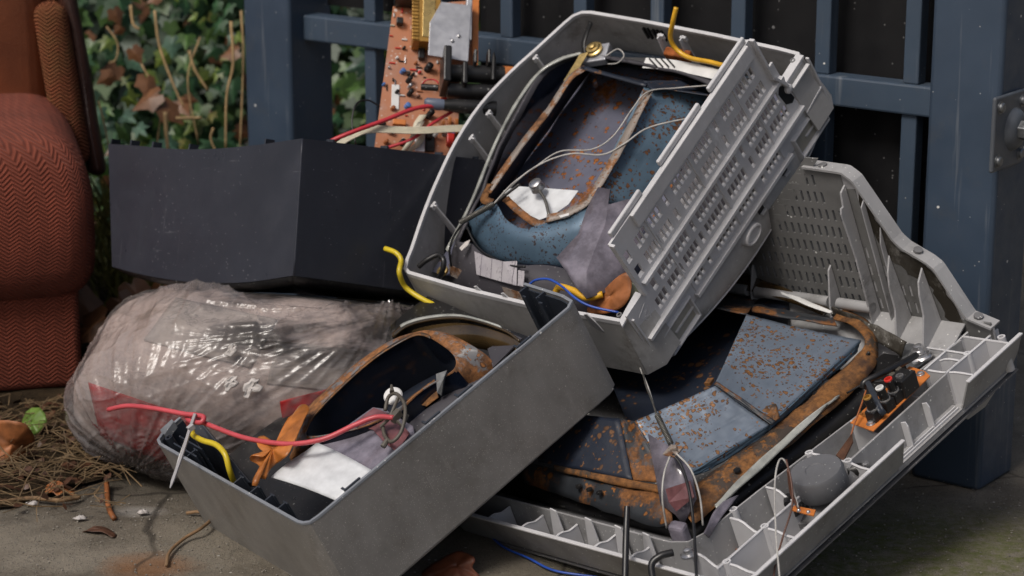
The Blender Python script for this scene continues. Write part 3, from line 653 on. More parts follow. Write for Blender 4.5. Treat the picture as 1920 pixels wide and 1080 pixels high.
b = MB(); T0, T1 = top[-1], ext(tr_[0], tr_[1], 1.75); B0, B1 = bot[-1], ext(br_[0], br_[1], 1.9)
n_ = 14; b.loft([[T0.lerp(T1, i/n_) for i in range(n_+1)], [B0.lerp(B1, i/n_) for i in range(n_+1)]])
b.build('flat_side', M['charcoal'], dbx, solid=.0035)
b = MB(); b.tube([T0.lerp(B0, i/8) for i in range(9)], .0016, 8); b.build('corner_edge', M['charcoal'], dbx, smooth=180)
b = MB(); b.loft([[top[0], T1+(top[0]-T0)], [bot[0], B1+(bot[0]-B0)]]); b.loft([[T1, T1+(top[0]-T0)*.95], [B1, B1+(bot[0]-B0)*.95]]); b.build('far_side', M['slate'], dbx, solid=.003)
# underside: chamfer then floor
inn = [p.lerp(V((.17, .2, -.235)), .42)+V((0, 0, -.012)) for p in bot]; inn2 = [p.lerp(V((.17, .2, -.235)), .42)+V((0, 0, -.012)) for p in [B0.lerp(B1, i/n_) for i in range(n_+1)]]
cen = V((.17, .2, -.197))
b = MB(); b.loft([bot, [p.lerp(cen, .09)+V((0, 0, -.008)) for p in bot], [p.lerp(cen, .9) for p in bot]]); q = [B0.lerp(B1, i/n_) for i in range(n_+1)]
b.loft([q, [p.lerp(cen, .09)+V((0, 0, -.008)) for p in q], [p.lerp(cen, .9) for p in q]])
q = [B1.lerp(B1+(bot[0]-B0), i/n_) for i in range(n_+1)]; b.loft([q, [p.lerp(cen, .9) for p in q]]); q = [bot[0].lerp(B1+(bot[0]-B0), i/n_) for i in range(n_+1)]; b.loft([q, [p.lerp(cen, .9) for p in q]])
b.build('underside', M['black'], dbx, smooth=60, solid=.002)
for px, py in ((240, 272), (300, 281), (360, 283), (398, 282), (445, 278), (525, 264)):
    p = DB.hit(px, py, 0); i = min(range(len(top)), key=lambda q_: (top[q_]-p).length); p = top[i]
    b = MB(); b.obox(p+V((.010, 0, .001)), (V((1, .1, 0)), V((0, 1, 0)), V((.1, 0, 1))), (.008, .0016, .007)); b.build('rim_tab', M['slate'], dbx)
for s__ in (.12, .33, .55, .7, .85):
    p = T0.lerp(T1, s__); b = MB(); b.obox(p+V((0, .008, -.004)), (V((1, 0, 0)), V((0, 1, 0)), V((0, 0, 1))), (.0016, .007, .008)); b.build('rim_tab', M['slate'], dbx)

# ================================================================== CIRCUIT BOARD
pz = 3.17; PB = Fr(P(702, 285, pz), (P(895, 300, pz+.02)-P(702, 285, pz), P(740, 5, pz+.10)-P(702, 285, pz), (0, -1, 0)))
pcb = thing('circuit_board', 'upright orange circuit board with transformer and tuner behind the charcoal cabinet', 'circuit board', PB)
H = lambda px, py, z=0: PB.hit(px, py, z)
b = MB(); o1 = PB.hits([(700, 292), (737, 12), (896, 0), (886, 127), (864, 128), (856, 300)], 0); lowl = o1[0]+V((.005, -.09, 0)); lowr = o1[5]+V((.0, -.09, 0))
b.prism([lowl]+o1+[lowr], V((0, 0, -.0018))); b.build('board', M['orange_pcb'], pcb)
def pbox(name, x0, y0, x1, y1, z0, z1, m_, par=None, bev=.001):
    a, c = H(x0, y1, 0), H(x1, y0, 0); b = MB(); b.box((min(a.x, c.x), min(a.y, c.y), z0), (max(a.x, c.x), max(a.y, c.y), z1)); return b.build(name, M[m_], par or pcb, bevel=bev)
pbox('tuner_can', 770, 10, 822, 95, .002, .03, 'gold')
for i in range(13): pbox('can_rib', 768, 12+i*6.5, 780, 16+i*6.5, .0305, .033, 'gold', None, .0005)
pbox('can_window', 787, 16, 812, 88, .0303, .031, 'brass')
b = MB(); q = PB.hits([(828, 3), (884, 10), (878, 115), (803, 103), (806, 42)], .034); b.prism(q, V((0, 0, -.0015))); plt = b.build('metal_plate', M['alu'], pcb, bevel=.0006)
for px, py in ((848, 77), (860, 68)): b = MB(); b.lathe(H(px, py, .034), (0, 0, 1), [(.003, 0), (.0026, .002), (.001, .003)], 12); b.build('rivet', M['steel'], plt, smooth=60)
pbox('plate_bracket', 868, 18, 880, 95, .005, .0325, 'alu')
pbox('mount_edge', 884, 0, 897, 126, -.0005, .006, 'orange_edge', None, 0)
pbox('aerial_socket', 788, -8, 800, 8, .008, .022, 'steel')
pbox('black_block', 738, 0, 778, 14, .002, .03, 'black')
# transformer, lying towards the right
b = MB(); b.tube([H(835, 137, .03), H(900, 139, .03), H(945, 141, .03)], [.0125, .0125, .0125], 20); b.build('transformer_body', M['black'], pcb, smooth=50)
b = MB(); b.tube([H(838, 169, .032), H(905, 172, .032), H(945, 174, .032)], .0105, 20); b.build('transformer_core', M['black'], pcb, smooth=50)
for nm, x0, y0, x1, y1, z0, z1 in (('transformer_plate', 822, 122, 838, 186, .006, .058), ('transformer_fin', 880, 124, 886, 150, .03, .052), ('transformer_fin', 905, 124, 911, 150, .03, .052), ('transformer_foot', 836, 182, 930, 200, .006, .030), ('transformer_rib', 858, 150, 868, 190, .03, .056)): pbox(nm, x0, y0, x1, y1, z0, z1, 'black', None, .002)
b = MB(); b.tube([H(832, 197, .045), H(850, 198, .045), H(905, 202, .045), H(930, 204, .045)], [.0075, .0095, .0105, .0105], 16); b.build('coil_tube', M['black'], pcb, smooth=50)
b = MB(); b.tube([H(796, 193, .045), H(800, 193, .045), H(822, 196, .045), H(836, 197, .045)], [.005, .0075, .0085, .007], 16); b.build('cable_boot', M['slatecap'], pcb, smooth=50)
b = MB(); b.tube([H(925, 150, .05), H(926, 110, .05), H(926, 98, .05)], [.0035, .003, .0008], 8); b.build('pin', M['black'], pcb, smooth=60)
b = MB(); b.tube([H(790, 163, .03), H(822, 165, .035)], .005, 10); b.build('connector', M['black'], pcb, smooth=60)
pbox('orange_tab', 940, 131, 962, 160, .0, .01, 'orange_edge')
r_ = random.Random(5)
for px, py, m_, rr, hh in ((753, 136, 'bluecap', .0035, .008), (764, 153, 'black', .0035, .012), (766, 178, 'black', .0035, .012), (766, 165, 'steel', .003, .01), (800, 131, 'black', .005, .014), (762, 201, 'bluecap', .004, .008), (802, 219, 'black', .0045, .016), (765, 141, 'black', .002, .006), (773, 141, 'black', .002, .006), (785, 137, 'redpart', .002, .005), (783, 183, 'brownwire', .002, .006), (800, 262, 'black', .004, .012), (845, 255, 'bluecap', .003, .01), (812, 258, 'white', .003, .012), (715, 235, 'black', .004, .008), (730, 250, 'steel', .003, .01), (743, 110, 'white', .002, .005), (756, 92, 'black', .002, .006), (718, 160, 'bluecap', .002, .006), (735, 205, 'copperwire', .003, .007), (790, 245, 'redpart', .003, .008), (836, 250, 'alu', .006, .012), (742, 175, 'black', .0025, .008), (728, 128, 'steel', .0015, .005), (778, 120, 'copperwire', .002, .006), (722, 268, 'copperwire', .003, .008), (752, 270, 'black', .004, .010)):
    b = MB(); p = H(px, py, 0); b.tube([p, p+V((.3*hh, .1*hh, hh*.92)), p+V((.33*hh, .11*hh, hh))], [rr, rr, rr*.7], 10); b.build('capacitor', M[m_], pcb, smooth=50)
for i in range(60):
    px, py = r_.uniform(712, 850), r_.uniform(20, 285); px = max(px, 742-(py*.13)); p = H(px, py, 0); a = r_.choice((0, 1.57)); d = V((math.cos(a), math.sin(a), 0))*r_.uniform(.002, .005)
    b = MB(); b.tube([p-d+V((0, 0, .0015)), p+d+V((0, 0, .0015))], r_.uniform(.0007, .0014), 6); b.build('resistor', M[r_.choice(('white', 'copperwire', 'black', 'redpart', 'cream', 'steel'))], pcb, smooth=60)
pbox('chip', 797, 243, 815, 285, .001, .006, 'black'); pbox('white_strip', 733, 160, 749, 205, .0005, .002, 'white'); pbox('relay', 836, 258, 850, 276, .002, .014, 'redpart'); pbox('heat_sink', 776, 248, 796, 290, .002, .012, 'alu')
pbox('fuse_block', 742, 40, 755, 50, .002, .012, 'black'); pbox('chip', 783, 96, 795, 114, .002, .01, 'black')
for (x0, y0, x1, y1) in ((735, 230, 760, 238), (838, 225, 845, 252), (850, 228, 858, 255), (826, 232, 833, 252)): pbox('resistor_block', x0, y0, x1, y1, .003, .010, 'orange_edge')
b = MB(); b.tube(spline([H(832, 197, .045), H(780, 203, .05), H(720, 226, .05), H(660, 248, .05), H(615, 268, .04), H(590, 292, .02)], 8), .0033, 8); b.build('high_voltage_lead', M['redwire'], pcb, smooth=180)
b = MB(); b.tube(spline([H(850, 208, .03), H(810, 232, .03), H(770, 262, .03), H(700, 285, .02), H(670, 300, .01)], 8), .0024, 8); b.build('red_wire', M['redwire'], pcb, smooth=180)
b = MB(); b.tube(spline([H(790, 160, .01), H(800, 150, .02), H(815, 150, .02), H(822, 156, .03)], 8), .0012, 6); b.build('red_wire', M['redwire'], pcb, smooth=180)
for kk in range(5):
    o = .0022*kk; b = MB(); b.tube([p+V((0, o, 0)) for p in spline([H(875, 246, .03), H(840, 247, .035), H(780, 250, .04), H(700, 248, .04), H(665, 258, .035), H(630, 280, .02), H(610, 300, .005)], 8)], .00125, 6); b.build('ribbon_strand', M['cream'], pcb, smooth=180)
b = MB(); b.ribbon(spline([H(794, 215, .004), H(782, 235, .02), H(788, 262, .02), H(760, 290, .01)], 8), V((.011, .002, 0))); b.build('ribbon_cable', M['cream'], pcb, smooth=180, solid=.001)
b = MB(); b.ribbon(spline([H(790, 228, .03), H(770, 265, .03), H(745, 300, .01)], 8), V((.010, .003, 0))); b.build('ribbon_cable', M['cream'], pcb, smooth=180, solid=.001)
b = MB(); b.tube(spline([H(712, 200, 0), H(690, 188, .01), H(668, 195, .02), H(660, 230, .02), H(668, 275, .02)], 8), .0012, 6); b.build('dark_wire', M['darkwire'], pcb, smooth=180)

# ================================================================== CENTRE TELEVISION (pale grey front housing with broken tube)
CT = Fr((.1358, 2.6645, .2718), ((.5336, .5351, .6549), (-.724, .6893, .0267), (-.4372, -.4883, .7552)))
ct = thing('broken_television', 'pale grey television housing with broken picture tube and slotted vent side, topmost of the pile', 'television', CT)
h = lambda px, py, z=0: CT.hit(px, py, z)
hy = lambda px, py, y=0: CT.hit(px, py, y, 1)
rim = [V((.045, -.001, 0)), V((.012, -.002, 0)), V((0, .006, 0)), V((-.006, .07, 0)), V((-.013, .155, 0)), V((-.017, .26, 0)), V((-.017, .365, 0)), V((-.012, .377, 0)), V((.003, .385, 0))]
rim += spline([V((.02, .390, 0)), V((.075, .411, 0)), V((.13, .428, 0)), V((.2, .444, 0)), V((.268, .448, 0)), V((.33, .437, 0)), V((.38, .421, 0)), V((.432, .405, 0))], 3)
rim += [V((.446, .399, 0)), V((.455, .388, 0)), V((.458, .372, 0)), V((.458, .28, 0)), V((.455, .15, 0)), V((.450, .04, 0)), V((.447, .006, 0)), V((.436, -.002, 0)), V((.398, -.002, 0))]
rim = rim[::-1]     # outward = right of travel
rim = rim
b = MB(); b.wall(rim, 0, -.095, .012, .0032); cw = b.build('cabinet_wall', M['grey_in'], ct, smooth=40, bevel=.0007)
b = MB(); b.wall(rim, .0006, -.006, .0012, .0052); b.build('rim_lip', M['grey'], ct, smooth=40, bevel=.0006)
# floor ring inside
m_ = len(rim); rr = resample(rim, 80); nn_ = []
inner = []
for p in rr:
    inner.append(V((min(max(p.x, .055), .40), min(max(p.y, .055), .35), -.088)))
b = MB(); b.loft([[V((p.x, p.y, -.085)) for p in rr], inner]); b.build('bezel_floor', M['grey_dark'], ct, smooth=40)
# flat corner flanges with screw holes
for pts, hole in (([(1166, 612), (1200, 549), (1191, 546), (1160, 601)], (1161, 590)), ([(1507, 103), (1473, 156), (1461, 150), (1492, 101)], (1486, 113))):
    b = MB(); b.prism(CT.hits(pts, .0015), V((0, 0, -.004))); f_ = b.build('corner_flange', M['grey'], ct, bevel=.0008)
    b = MB(); b.lathe(h(hole[0], hole[1], .002), (0, 0, 1), [(.0036, -.002), (.0036, .0006), (.0022, .0006), (.0022, -.002)], 16); b.build('screw_hole', M['grey_dark'], f_, smooth=40)
# ribs on the inner walls
for (x0, y0, x1, y1) in ((1000, 106, 1032, 142), (912, 210, 950, 262), (880, 256, 918, 306), (809, 382, 846, 426), (1240, 62, 1290, 112), (1282, 66, 1330, 132)):
    top_ = h(x0, y0, -.004); botm = h(x1, y1, -.07); inward = (V((.22, .2, 0))-V((top_.x, top_.y, 0))).normalized()
    inward = V((0, -1, 0)) if y0 != 62 and y0 != 66 else V((-1, 0, 0))
    side = inward.cross(V((0, 0, 1)))
    b = MB(); b.prism([top_, top_+inward*.010, V((top_.x, top_.y, -.08))+inward*.018, V((top_.x, top_.y, -.08))], side*.0022)
    b.obox(top_+inward*.003+V((0, 0, -.004)), (side, inward, V((0, 0, 1))), (.005, .002, .004)); b.build('wall_rib', M['grey'], ct, bevel=.0005)
for px, py in ((895, 540), (946, 553), (1102, 592)):
    p = h(px, py, .006); b = MB(); b.prism([p+V((0, .009, -.03)), p+V((0, .007, 0)), p+V((0, .001, .003)), p+V((0, -.006, -.012)), p+V((0, -.010, -.03))], V((.0018, 0, 0))); b.build('wall_tab', M['grey'], ct, bevel=.0005)
# slots in the far wall near the rim
for px in (1204, 1212, 1224, 1232, 1241): p = h(px, 52, -.012); b = MB(); b.box((.4525, p.y-.0016, -.034), (.456, p.y+.0016, -.014)); b.build('wall_slot', M['black'], ct)
# --- vent panel: plane y = 0
SW = .0064; rows = {'A': (.056, .074), 'B': (.025, .044), 'C': (-.011, .007), 'D': (-.038, -.019), 'E': (-.071, -.055)}
def grp(lst): return [(x, x+SW) for st, n__ in lst for x in [st+.0083*i for i in range(n__)]]
HS = {'A': grp([(.074, 3), (.106, 3), (.141, 1), (.160, 5), (.210, 5), (.262, 1), (.281, 3), (.318, 5)]) + [(.050, .059)],
      'B': grp([(.075, 4), (.110, 3), (.144, 1), (.162, 5), (.212, 5), (.264, 1), (.283, 4), (.322, 5)]) + [(.052, .062)],
      'C': grp([(.078, 4), (.114, 4), (.155, 1), (.170, 6), (.228, 5), (.278, 1), (.296, 4), (.334, 5)]) + [(.060, .069)],
      'D': grp([(.052, 3), (.082, 4), (.120, 4), (.158, 1), (.172, 6), (.230, 5), (.283, 1), (.300, 4), (.338, 5)]),
      'E': grp([(.116, 3), (.150, 1), (.172, 6), (.230, 5), (.286, 1), (.300, 4)])}
xl = lambda z: .040+.06*0 if z > .008 else .018
bands = []; cuts = [.092, .074, .056, .044, .025, .007, -.011, -.019, -.038, -.055, -.071, -.084]
for z1, z0 in zip(cuts, cuts[1:]):
    hs = []
    for k_, (a, c) in rows.items():
        if abs(z0-a) < 1e-6 and abs(z1-c) < 1e-6: hs = HS[k_]
    x0 = .042 if z0 > .006 else .006; x1 = .378 if z0 > .03 else (.392 if z0 > .006 else .396 if z0 > -.04 else .435)
    bands.append((z0, z1, x0, x1, hs))
bands.append((.092, .1035, .042, .376, []))
b = MB(); b.bands(bands, .0032, lambda u, v_, d: V((u+.0*v_, -.0015-d, v_))); vp = b.build('vent_panel', M['grey'], ct)
b = MB()
for k_, (a, c) in rows.items():
    for x0, x1 in HS[k_]: b.prism([V((x0, -.0005, a)), V((x0, -.0042, a)), V((x0, -.0005, a+.0028))], V((x1-x0, 0, 0)))
b.build('slot_lips', M['grey'], vp, kind='stuff')
def prib(name, x0, z0, x1, z1, hh, th, m_='grey', bev=.0006):
    a, c = V((x0, 0, z0)), V((x1, 0, z1)); d = (c-a).normalized(); n__ = V((-d.z, 0, d.x))
    b = MB(); b.prism([a+n__*th*.5+V((0, -.004, 0)), c+n__*th*.5+V((0, -.004, 0)), c-n__*th*.5+V((0, -.004, 0)), a-n__*th*.5+V((0, -.004, 0))], V((0, -hh, 0))); return b.build(name, M[m_], vp, bevel=bev)
prib('long_rib', .050, .0165, .392, .0165, .007, .0055); prib('long_rib', .012, -.0468, .398, -.0468, .009, .0055); prib('long_rib', .105, -.0775, .345, -.081, .008, .0055)
for x0, za, zb in ((.103, .014, .090), (.204, .014, .090), (.315, .019, .09), (.108, -.044, .014), (.222, -.044, .014), (.331, -.044, .014), (.111, -.076, -.049), (.222, -.079, -.049), (.334, -.079, -.049)): prib('cross_rib', x0, za, x0, zb, .0022, .003)
prib('edge_rib', .0425, .006, .0425, .1035, .008, .004); prib('edge_rib', .3765, .03, .3765, .1035, .008, .004); prib('edge_rib', .3915, 0, .3775, .032, .008, .004)
b = MB(); b.box((.088, -.010, .082), (.366, -.004, .1045)); b.build('top_band', M['grey'], vp, bevel=.0012)
for x0, x1 in ((.052, .122), (.165, .262), (.285, .372)): b = MB(); b.box((x0, -.0035, .1045), (x1, .002, .113)); b.build('clip', M['grey'], vp, bevel=.002, seg=3)
b = MB(); b.prism(CT.hits([(1365, 112), (1383, 113), (1381, 118), (1371, 118), (1368, 126), (1364, 124)], .004, 1), V((0, .003, 0))); b.build('hook', M['grey'], vp)
for pts in ([(1203, 566), (1193, 594)], [(1193, 594), (1217, 600)], [(1217, 600), (1209, 572)]):
    a, c = hy(*pts[0]), hy(*pts[1]); prib('recycling_mark', a.x, a.z, c.x, c.z, .0012, .0011, bev=0)
for pts in ([(1204, 582), (1208, 580)], [(1208, 580), (1205, 586)], [(1205, 586), (1210, 590)], [(1210, 590), (1204, 592)]):
    a, c = hy(*pts[0]), hy(*pts[1]); prib('recycling_mark', a.x, a.z, c.x, c.z, .0012, .0008, bev=0)
b = MB(); b.prism(CT.hits([(1461, 163), (1470, 160), (1490, 183), (1486, 193), (1474, 196), (1460, 178)], -.0052, 1), V((0, .0004, 0))); b.build('socket_recess', M['black'], vp)
b = MB(); b.lathe(hy(1476, 166, -.005), (0, -1, 0), [(.0065, 0), (.0065, .004), (.004, .006), (.001, .0065)], 16); b.build('socket_lug', M['grey'], vp, smooth=50)
prib('end_rib', .398, -.012, .440, -.012, .006, .003); prib('end_rib', .398, -.060, .440, -.056, .006, .003); prib('end_rib', .4415, -.09, .4435, -.004, .005, .003); prib('end_rib', .010, -.085, .010, -.004, .004, .003)
# lower lip with curved outer edge
xs = [.006+.437*i/30 for i in range(31)]
def curve_z(x): u = (x-.006)/.437; return -.088-.046*math.sin(math.pi*min(1, max(0, u)))**.75-.008*u
r1 = [V((x, -.0035, -.0838)) for x in xs]; r2 = [V((x, -.0035, curve_z(x)+.006)) for x in xs]; r3 = [V((x, -.001, curve_z(x)+.001)) for x in xs]; r4 = [V((x, .006, curve_z(x)-.002)) for x in xs]; r5 = [V((x, .05, curve_z(x)-.006)) for x in xs]
b = MB(); b.loft([r1, r2, r3, r4, r5]); b.build('curved_lip', M['grey_in'], ct, smooth=50, solid=.0025, off=-1)
b = MB(); b.tube([p+V((0, -.001, .0005)) for p in r3], .0013, 6); b.build('lip_edge', M['grey'], ct, smooth=180)
# front face of the housing (faces down and away)
b = MB(); b.poly([V((p.x, p.y, -.094)) for p in rim]); b.build('bezel_back', M['grey_in'], ct, solid=.003)
def recess(x0, z0, x1, z1, name='foot_recess'):
    o4 = [V((x0, 0, z0)), V((x1, 0, z0)), V((x1, 0, z1)), V((x0, 0, z1))]
    dy = -.0055; ring = lambda g_, y: [V((p.x+(g_ if p.x < (x0+x1)/2 else -g_), y, p.z+(g_ if p.z < (z0+z1)/2 else -g_))) for p in o4]
    b = MB(); b.loft([ring(-.003, -.003), ring(0, -.010), ring(.0022, -.010), ring(.0035, -.0045)], closed=True); b.poly(ring(.0035, -.0045)); f_ = b.build(name, M['grey'], vp, bevel=.0012, seg=2, smooth=35, weld=True)
    b = MB(); b.box(((x0+x1)/2-.012, -.0075, (z0+z1)/2-.001), ((x0+x1)/2+.03, -.004, (z0+z1)/2+.001)); b.build('divider', M['grey'], f_)
    b = MB(); b.poly(ring(.0045, -.0048)); b.build('foot_pad', plastic('foot_pad', (.36, .345, .30), .6, damt=.6, dirt=(.26, .21, .11)), f_)
recess(.030, -.104, .096, -.066); recess(.358, -.106, .428, -.070)
b = MB(); n__ = 28; cx, cz = .226, -.101
el = lambda a, c, y: [V((cx+a*math.cos(6.2832*i/n__), y, cz+c*math.sin(6.2832*i/n__))) for i in range(n__)]
b.loft([el(.0185, .0125, -.003), el(.017, .011, -.013), el(.0145, .0088, -.0135), el(.0138, .008, -.009)], closed=True); b.poly(el(.0138, .008, -.009)); b.build('round_foot', M['grey'], vp, smooth=40)
for x0, z0 in ((.255, -.098), (.318, -.095)): b = MB(); b.box((x0, -.0045, z0), (x0+.012, -.0036, z0+.009)); b.build('latch_hole', M['black'], vp); b = MB(); b.box((x0+.002, -.008, z0-.003), (x0+.012, -.0035, z0)); b.build('latch_lip', M['grey'], vp)
# --- tube: broken funnel glass, internal shield, mask
base = [V((x, y, -.08)) for x, y in ((.03, .03), (.22, .022), (.41, .03), (.425, .2), (.415, .375), (.22, .402), (.03, .37), (.015, .2))]
brk = CT.hits([(1180, 545, -.03), (1270, 335, -.02), (1338, 172, -.02), (1245, 135, -.018), (1095, 104, -.018), (945, 262, -.018), (862, 452, -.02), (960, 500, -.03)])
base = resample(spline(base, 8, True), 96, True); brk = spline(CT.hits([(1180, 545, -.035), (1225, 420, -.025), (1270, 335, -.02), (1310, 250, -.02), (1338, 178, -.02), (1300, 148, -.018), (1235, 130, -.018), (1160, 116, -.018), (1095, 104, -.018), (1052, 112, -.018), (1012, 140, -.018), (975, 205, -.018), (935, 285, -.018), (905, 365, -.018), (862, 452, -.02), (882, 452, -.026), (905, 474, -.028), (945, 492, -.03), (985, 497, -.03), (1035, 498, -.032), (1090, 515, -.034)]), 6, True)
# start both rings at matching angle
c0_ = V((.22, .2, 0))
def byang(ring, n_):
    ring = resample(ring, 240, True); res = []
    for i in range(n_):
        a = 2*math.pi*i/n_-math.pi; res.append(min(ring, key=lambda p: abs(((math.atan2(p.y-c0_.y, p.x-c0_.x)-a+math.pi) % (2*math.pi))-math.pi)))
    return res
A_ = byang(base, 120); B_ = byang(brk, 120); B_ = [p+V((0, 0, .003*noise.noise(V((i*.35, 1, 1))))) for i, p in enumerate(B_)]
b = MB(); b.loft([[p+V((0, 0, -.012)) for p in A_], A_, [p.lerp(q, .5)+V((0, 0, .008)) for p, q in zip(A_, B_)], B_], closed=True); fun = b.build('glass_funnel', M['dag'], ct, smooth=50, solid=.004, off=1)
b = MB(); b.loft([[p.lerp(q, .12)+V((0, 0, .004)) for p, q in zip(A_, B_)], [p.lerp(q, .96)+V((0, 0, -.001)) for p, q in zip(A_, B_)]], closed=True)
b.v = [v+(c0_-V((v.x, v.y, 0))).normalized()*.006 for v in b.v]; b.build('inner_coating', M['navy'], fun, smooth=180)
ed = spline(CT.hits([(838, 470, -.026), (862, 425, -.022), (890, 365, -.02), (928, 272, -.017), (968, 195, -.017), (1010, 138, -.017), (1050, 112, -.017), (1090, 100, -.017)]), 6)
b = MB(); b.ribbon(ed, [V((.0025, .005, 0))*(1.0+.35*noise.noise(p*40)) for p in ed]); b.build('glass_edge', M['glassedge'], fun, smooth=180, solid=.003)
bnd = CT.hits([(843, 506, -.055), (900, 532, -.055), (985, 562, -.055)]); b = MB(); b.ribbon(spline(bnd, 6), V((.008, 0, .014))); b.build('tension_band', M['rustpale'], ct, solid=.001)
b = MB(); b.ribbon(spline(CT.hits([(1065, 150, -.012), (1085, 118, -.01), (1095, 100, -.008)]), 5), V((.006, -.012, 0))); b.build('band_end', M['brass'], ct, solid=.001)
# mask at the bottom
b = MB(); b.loft([[V((x, y, -.066+.004*noise.noise(V((x*20, y*20, 0))))) for x in [.03+.036*i for i in range(12)]] for y in [.03+.037*i for i in range(11)]]); b.build('shadow_mask', M['mask'], ct, smooth=180)
# shield panels
zo = .004
TL, TRr, BR, BL = h(1088, 128, zo), h(1208, 162, zo), h(1104, 374, zo), h(906, 374, zo)
b = MB()
def sheet(name, P0, P1, Q1, Q0, m_, n_=16, bulge=0, th=.0012, par=ct):
    b = MB(); rows_ = []
    nrm = (P1-P0).cross(Q0-P0).normalized()
    for j in range(n_+1):
        rows_.append([P0.lerp(P1, i/n_).lerp(Q0.lerp(Q1, i/n_), j/n_)+nrm*bulge*math.sin(math.pi*j/n_)+nrm*.0012*noise.noise(V((i*.5, j*.5, P0.x*50))) for i in range(n_+1)])
    b.loft(rows_); return b.build(name, M[m_], par, smooth=180, solid=th)
sheet('shield_panel', TRr, BR, h(1205, 395, -.058), h(1345, 158, -.058), 'bluesteel')
sheet('shield_panel', h(1222, 168, .0045), h(1330, 168, -.045), h(1345, 150, -.055), h(1205, 152, .002), 'darksteel')
sheet('shield_panel', TL, BL, V((.05, .372, -.064)), V((.40, .372, -.064)), 'darksteel')
sheet('shield_panel', TL, TRr, V((.405, .04, -.064)), V((.405, .37, -.064)), 'darksteel')
# near panel with torn edge
te = spline(CT.hits([(878, 408, -.012), (900, 388, -.004), (928, 380, .0), (946, 408, .002), (968, 424, .002), (988, 428, .002), (1022, 419, .002), (1060, 407, .003), (1088, 396, .003), (1108, 380, .003)]), 5)
be = spline(CT.hits([(876, 430, -.05), (893, 460, -.05), (915, 490, -.05), (945, 505, -.05), (975, 510, -.05), (1005, 513, -.05), (1040, 516, -.05), (1075, 512, -.05), (1110, 505, -.05), (1150, 480, -.05)]), 5)
b = MB(); b.loft([te, [p.lerp(q, .33)+V((-.004, 0, .004)) for p, q in zip(te, be)], [p.lerp(q, .66)+V((-.005, 0, .004)) for p, q in zip(te, be)], be]); b.build('shield_panel', M['nearsteel'], ct, smooth=180, solid=.0012)
# pale worn flanges around the opening
def flange(pts, width, m_='rustpale', z=.0055, vec=None):
    q = spline(CT.hits(pts, z), 6); sv = []
    for i, p in enumerate(q):
        tt = (q[min(i+1, len(q)-1)]-q[max(i-1, 0)]).normalized(); sv.append(V((0, 0, 1)).cross(tt)*width*(1+.25*noise.noise(p*60)))
    b = MB(); b.ribbon(q, sv); b.build('shield_flange', M[m_], ct, smooth=180, solid=.0014)
flange([(1216, 170), (1185, 235), (1150, 300), (1120, 350), (1100, 378), (1062, 400), (1025, 410)], .013)
flange([(1095, 128), (1068, 148), (1030, 205), (985, 262), (945, 318), (915, 362)], .011)
flange([(920, 345), (908, 372), (922, 380)], .012, 'rust'); flange([(948, 372), (970, 393), (1000, 416), (1022, 420)], .010, 'rustgrey', .0)
flange([(1090, 126), (1140, 140), (1212, 160)], .006, 'darksteel')
# white torn plate with silver anode cup
b = MB(); b.prism(CT.hits([(944, 358), (972, 350), (1003, 352), (1085, 358), (1066, 384), (1040, 402), (1012, 413), (985, 400), (958, 380)], -.012), V((0, 0, .0008))); b.build('white_plate', M['whitesheet'], ct)
b = MB(); p = h(1007, 350, .004); b.lathe(p, (.1, .15, 1), [(.010, -.004), (.0092, .0), (.0086, .001), (.0092, .0012), (.0092, .007), (.0075, .0085), (.003, .009)], 22); b.build('anode_cup', M['steel'], ct, smooth=40)
b = MB(); b.tube(spline([h(1010, 356, .004), h(1022, 375, .003), h(1030, 405, .0)], 6), .0022, 6); b.build('anode_strip', M['spring'], ct, smooth=180)
# smoky glass shards lying on the tube
def shard(pts, m_, name='glass_shard', th=.003):
    b = MB(); b.poly(CT.hits(pts)); return b.build(name, M[m_], ct, solid=th, bevel=.0005)
b = MB(); q = [[(1122, 352, .012), (1145, 356, .012), (1140, 385, .01), (1175, 375, -.01), (1205, 372, -.02)], [(1100, 395, .01), (1110, 420, .008), (1135, 420, .006), (1170, 420, -.012), (1210, 415, -.022)], [(1085, 440, .006), (1090, 460, .006), (1115, 470, .004), (1150, 465, -.01), (1200, 455, -.022)], [(1044, 484, .004), (1068, 500, .004), (1100, 510, .002), (1140, 500, -.012), (1180, 500, -.024)], [(1062, 508, -.0), (1082, 540, -.004), (1100, 560, -.008), (1130, 550, -.02), (1165, 540, -.03)]]
b.loft([CT.hits(r_) for r_ in q]); b.build('glass_shard', M['shard'], ct, smooth=35, solid=.003)
# paper label stuck on the glass
b = MB(); q = [(898, 470, -.024), (925, 482, -.024), (952, 489, -.024), (978, 488, -.024), (977, 534, -.043), (940, 524, -.043), (902, 513, -.043)]; b.poly(CT.hits(q)); b.v = [v+V((-.006, 0, .006)) for v in b.v]; b.build('paper_label', M['paper'], ct, solid=.0004, label='torn printed paper label on the dark glass')
b = MB(); q = [(980, 505, -.03), (992, 507, -.03), (991, 536, -.043), (979, 534, -.043)]; b.poly(CT.hits(q)); b.v = [v+V((-.006, 0, .006)) for v in b.v]; b.build('paper_label', M['paper'], ct, solid=.0004)
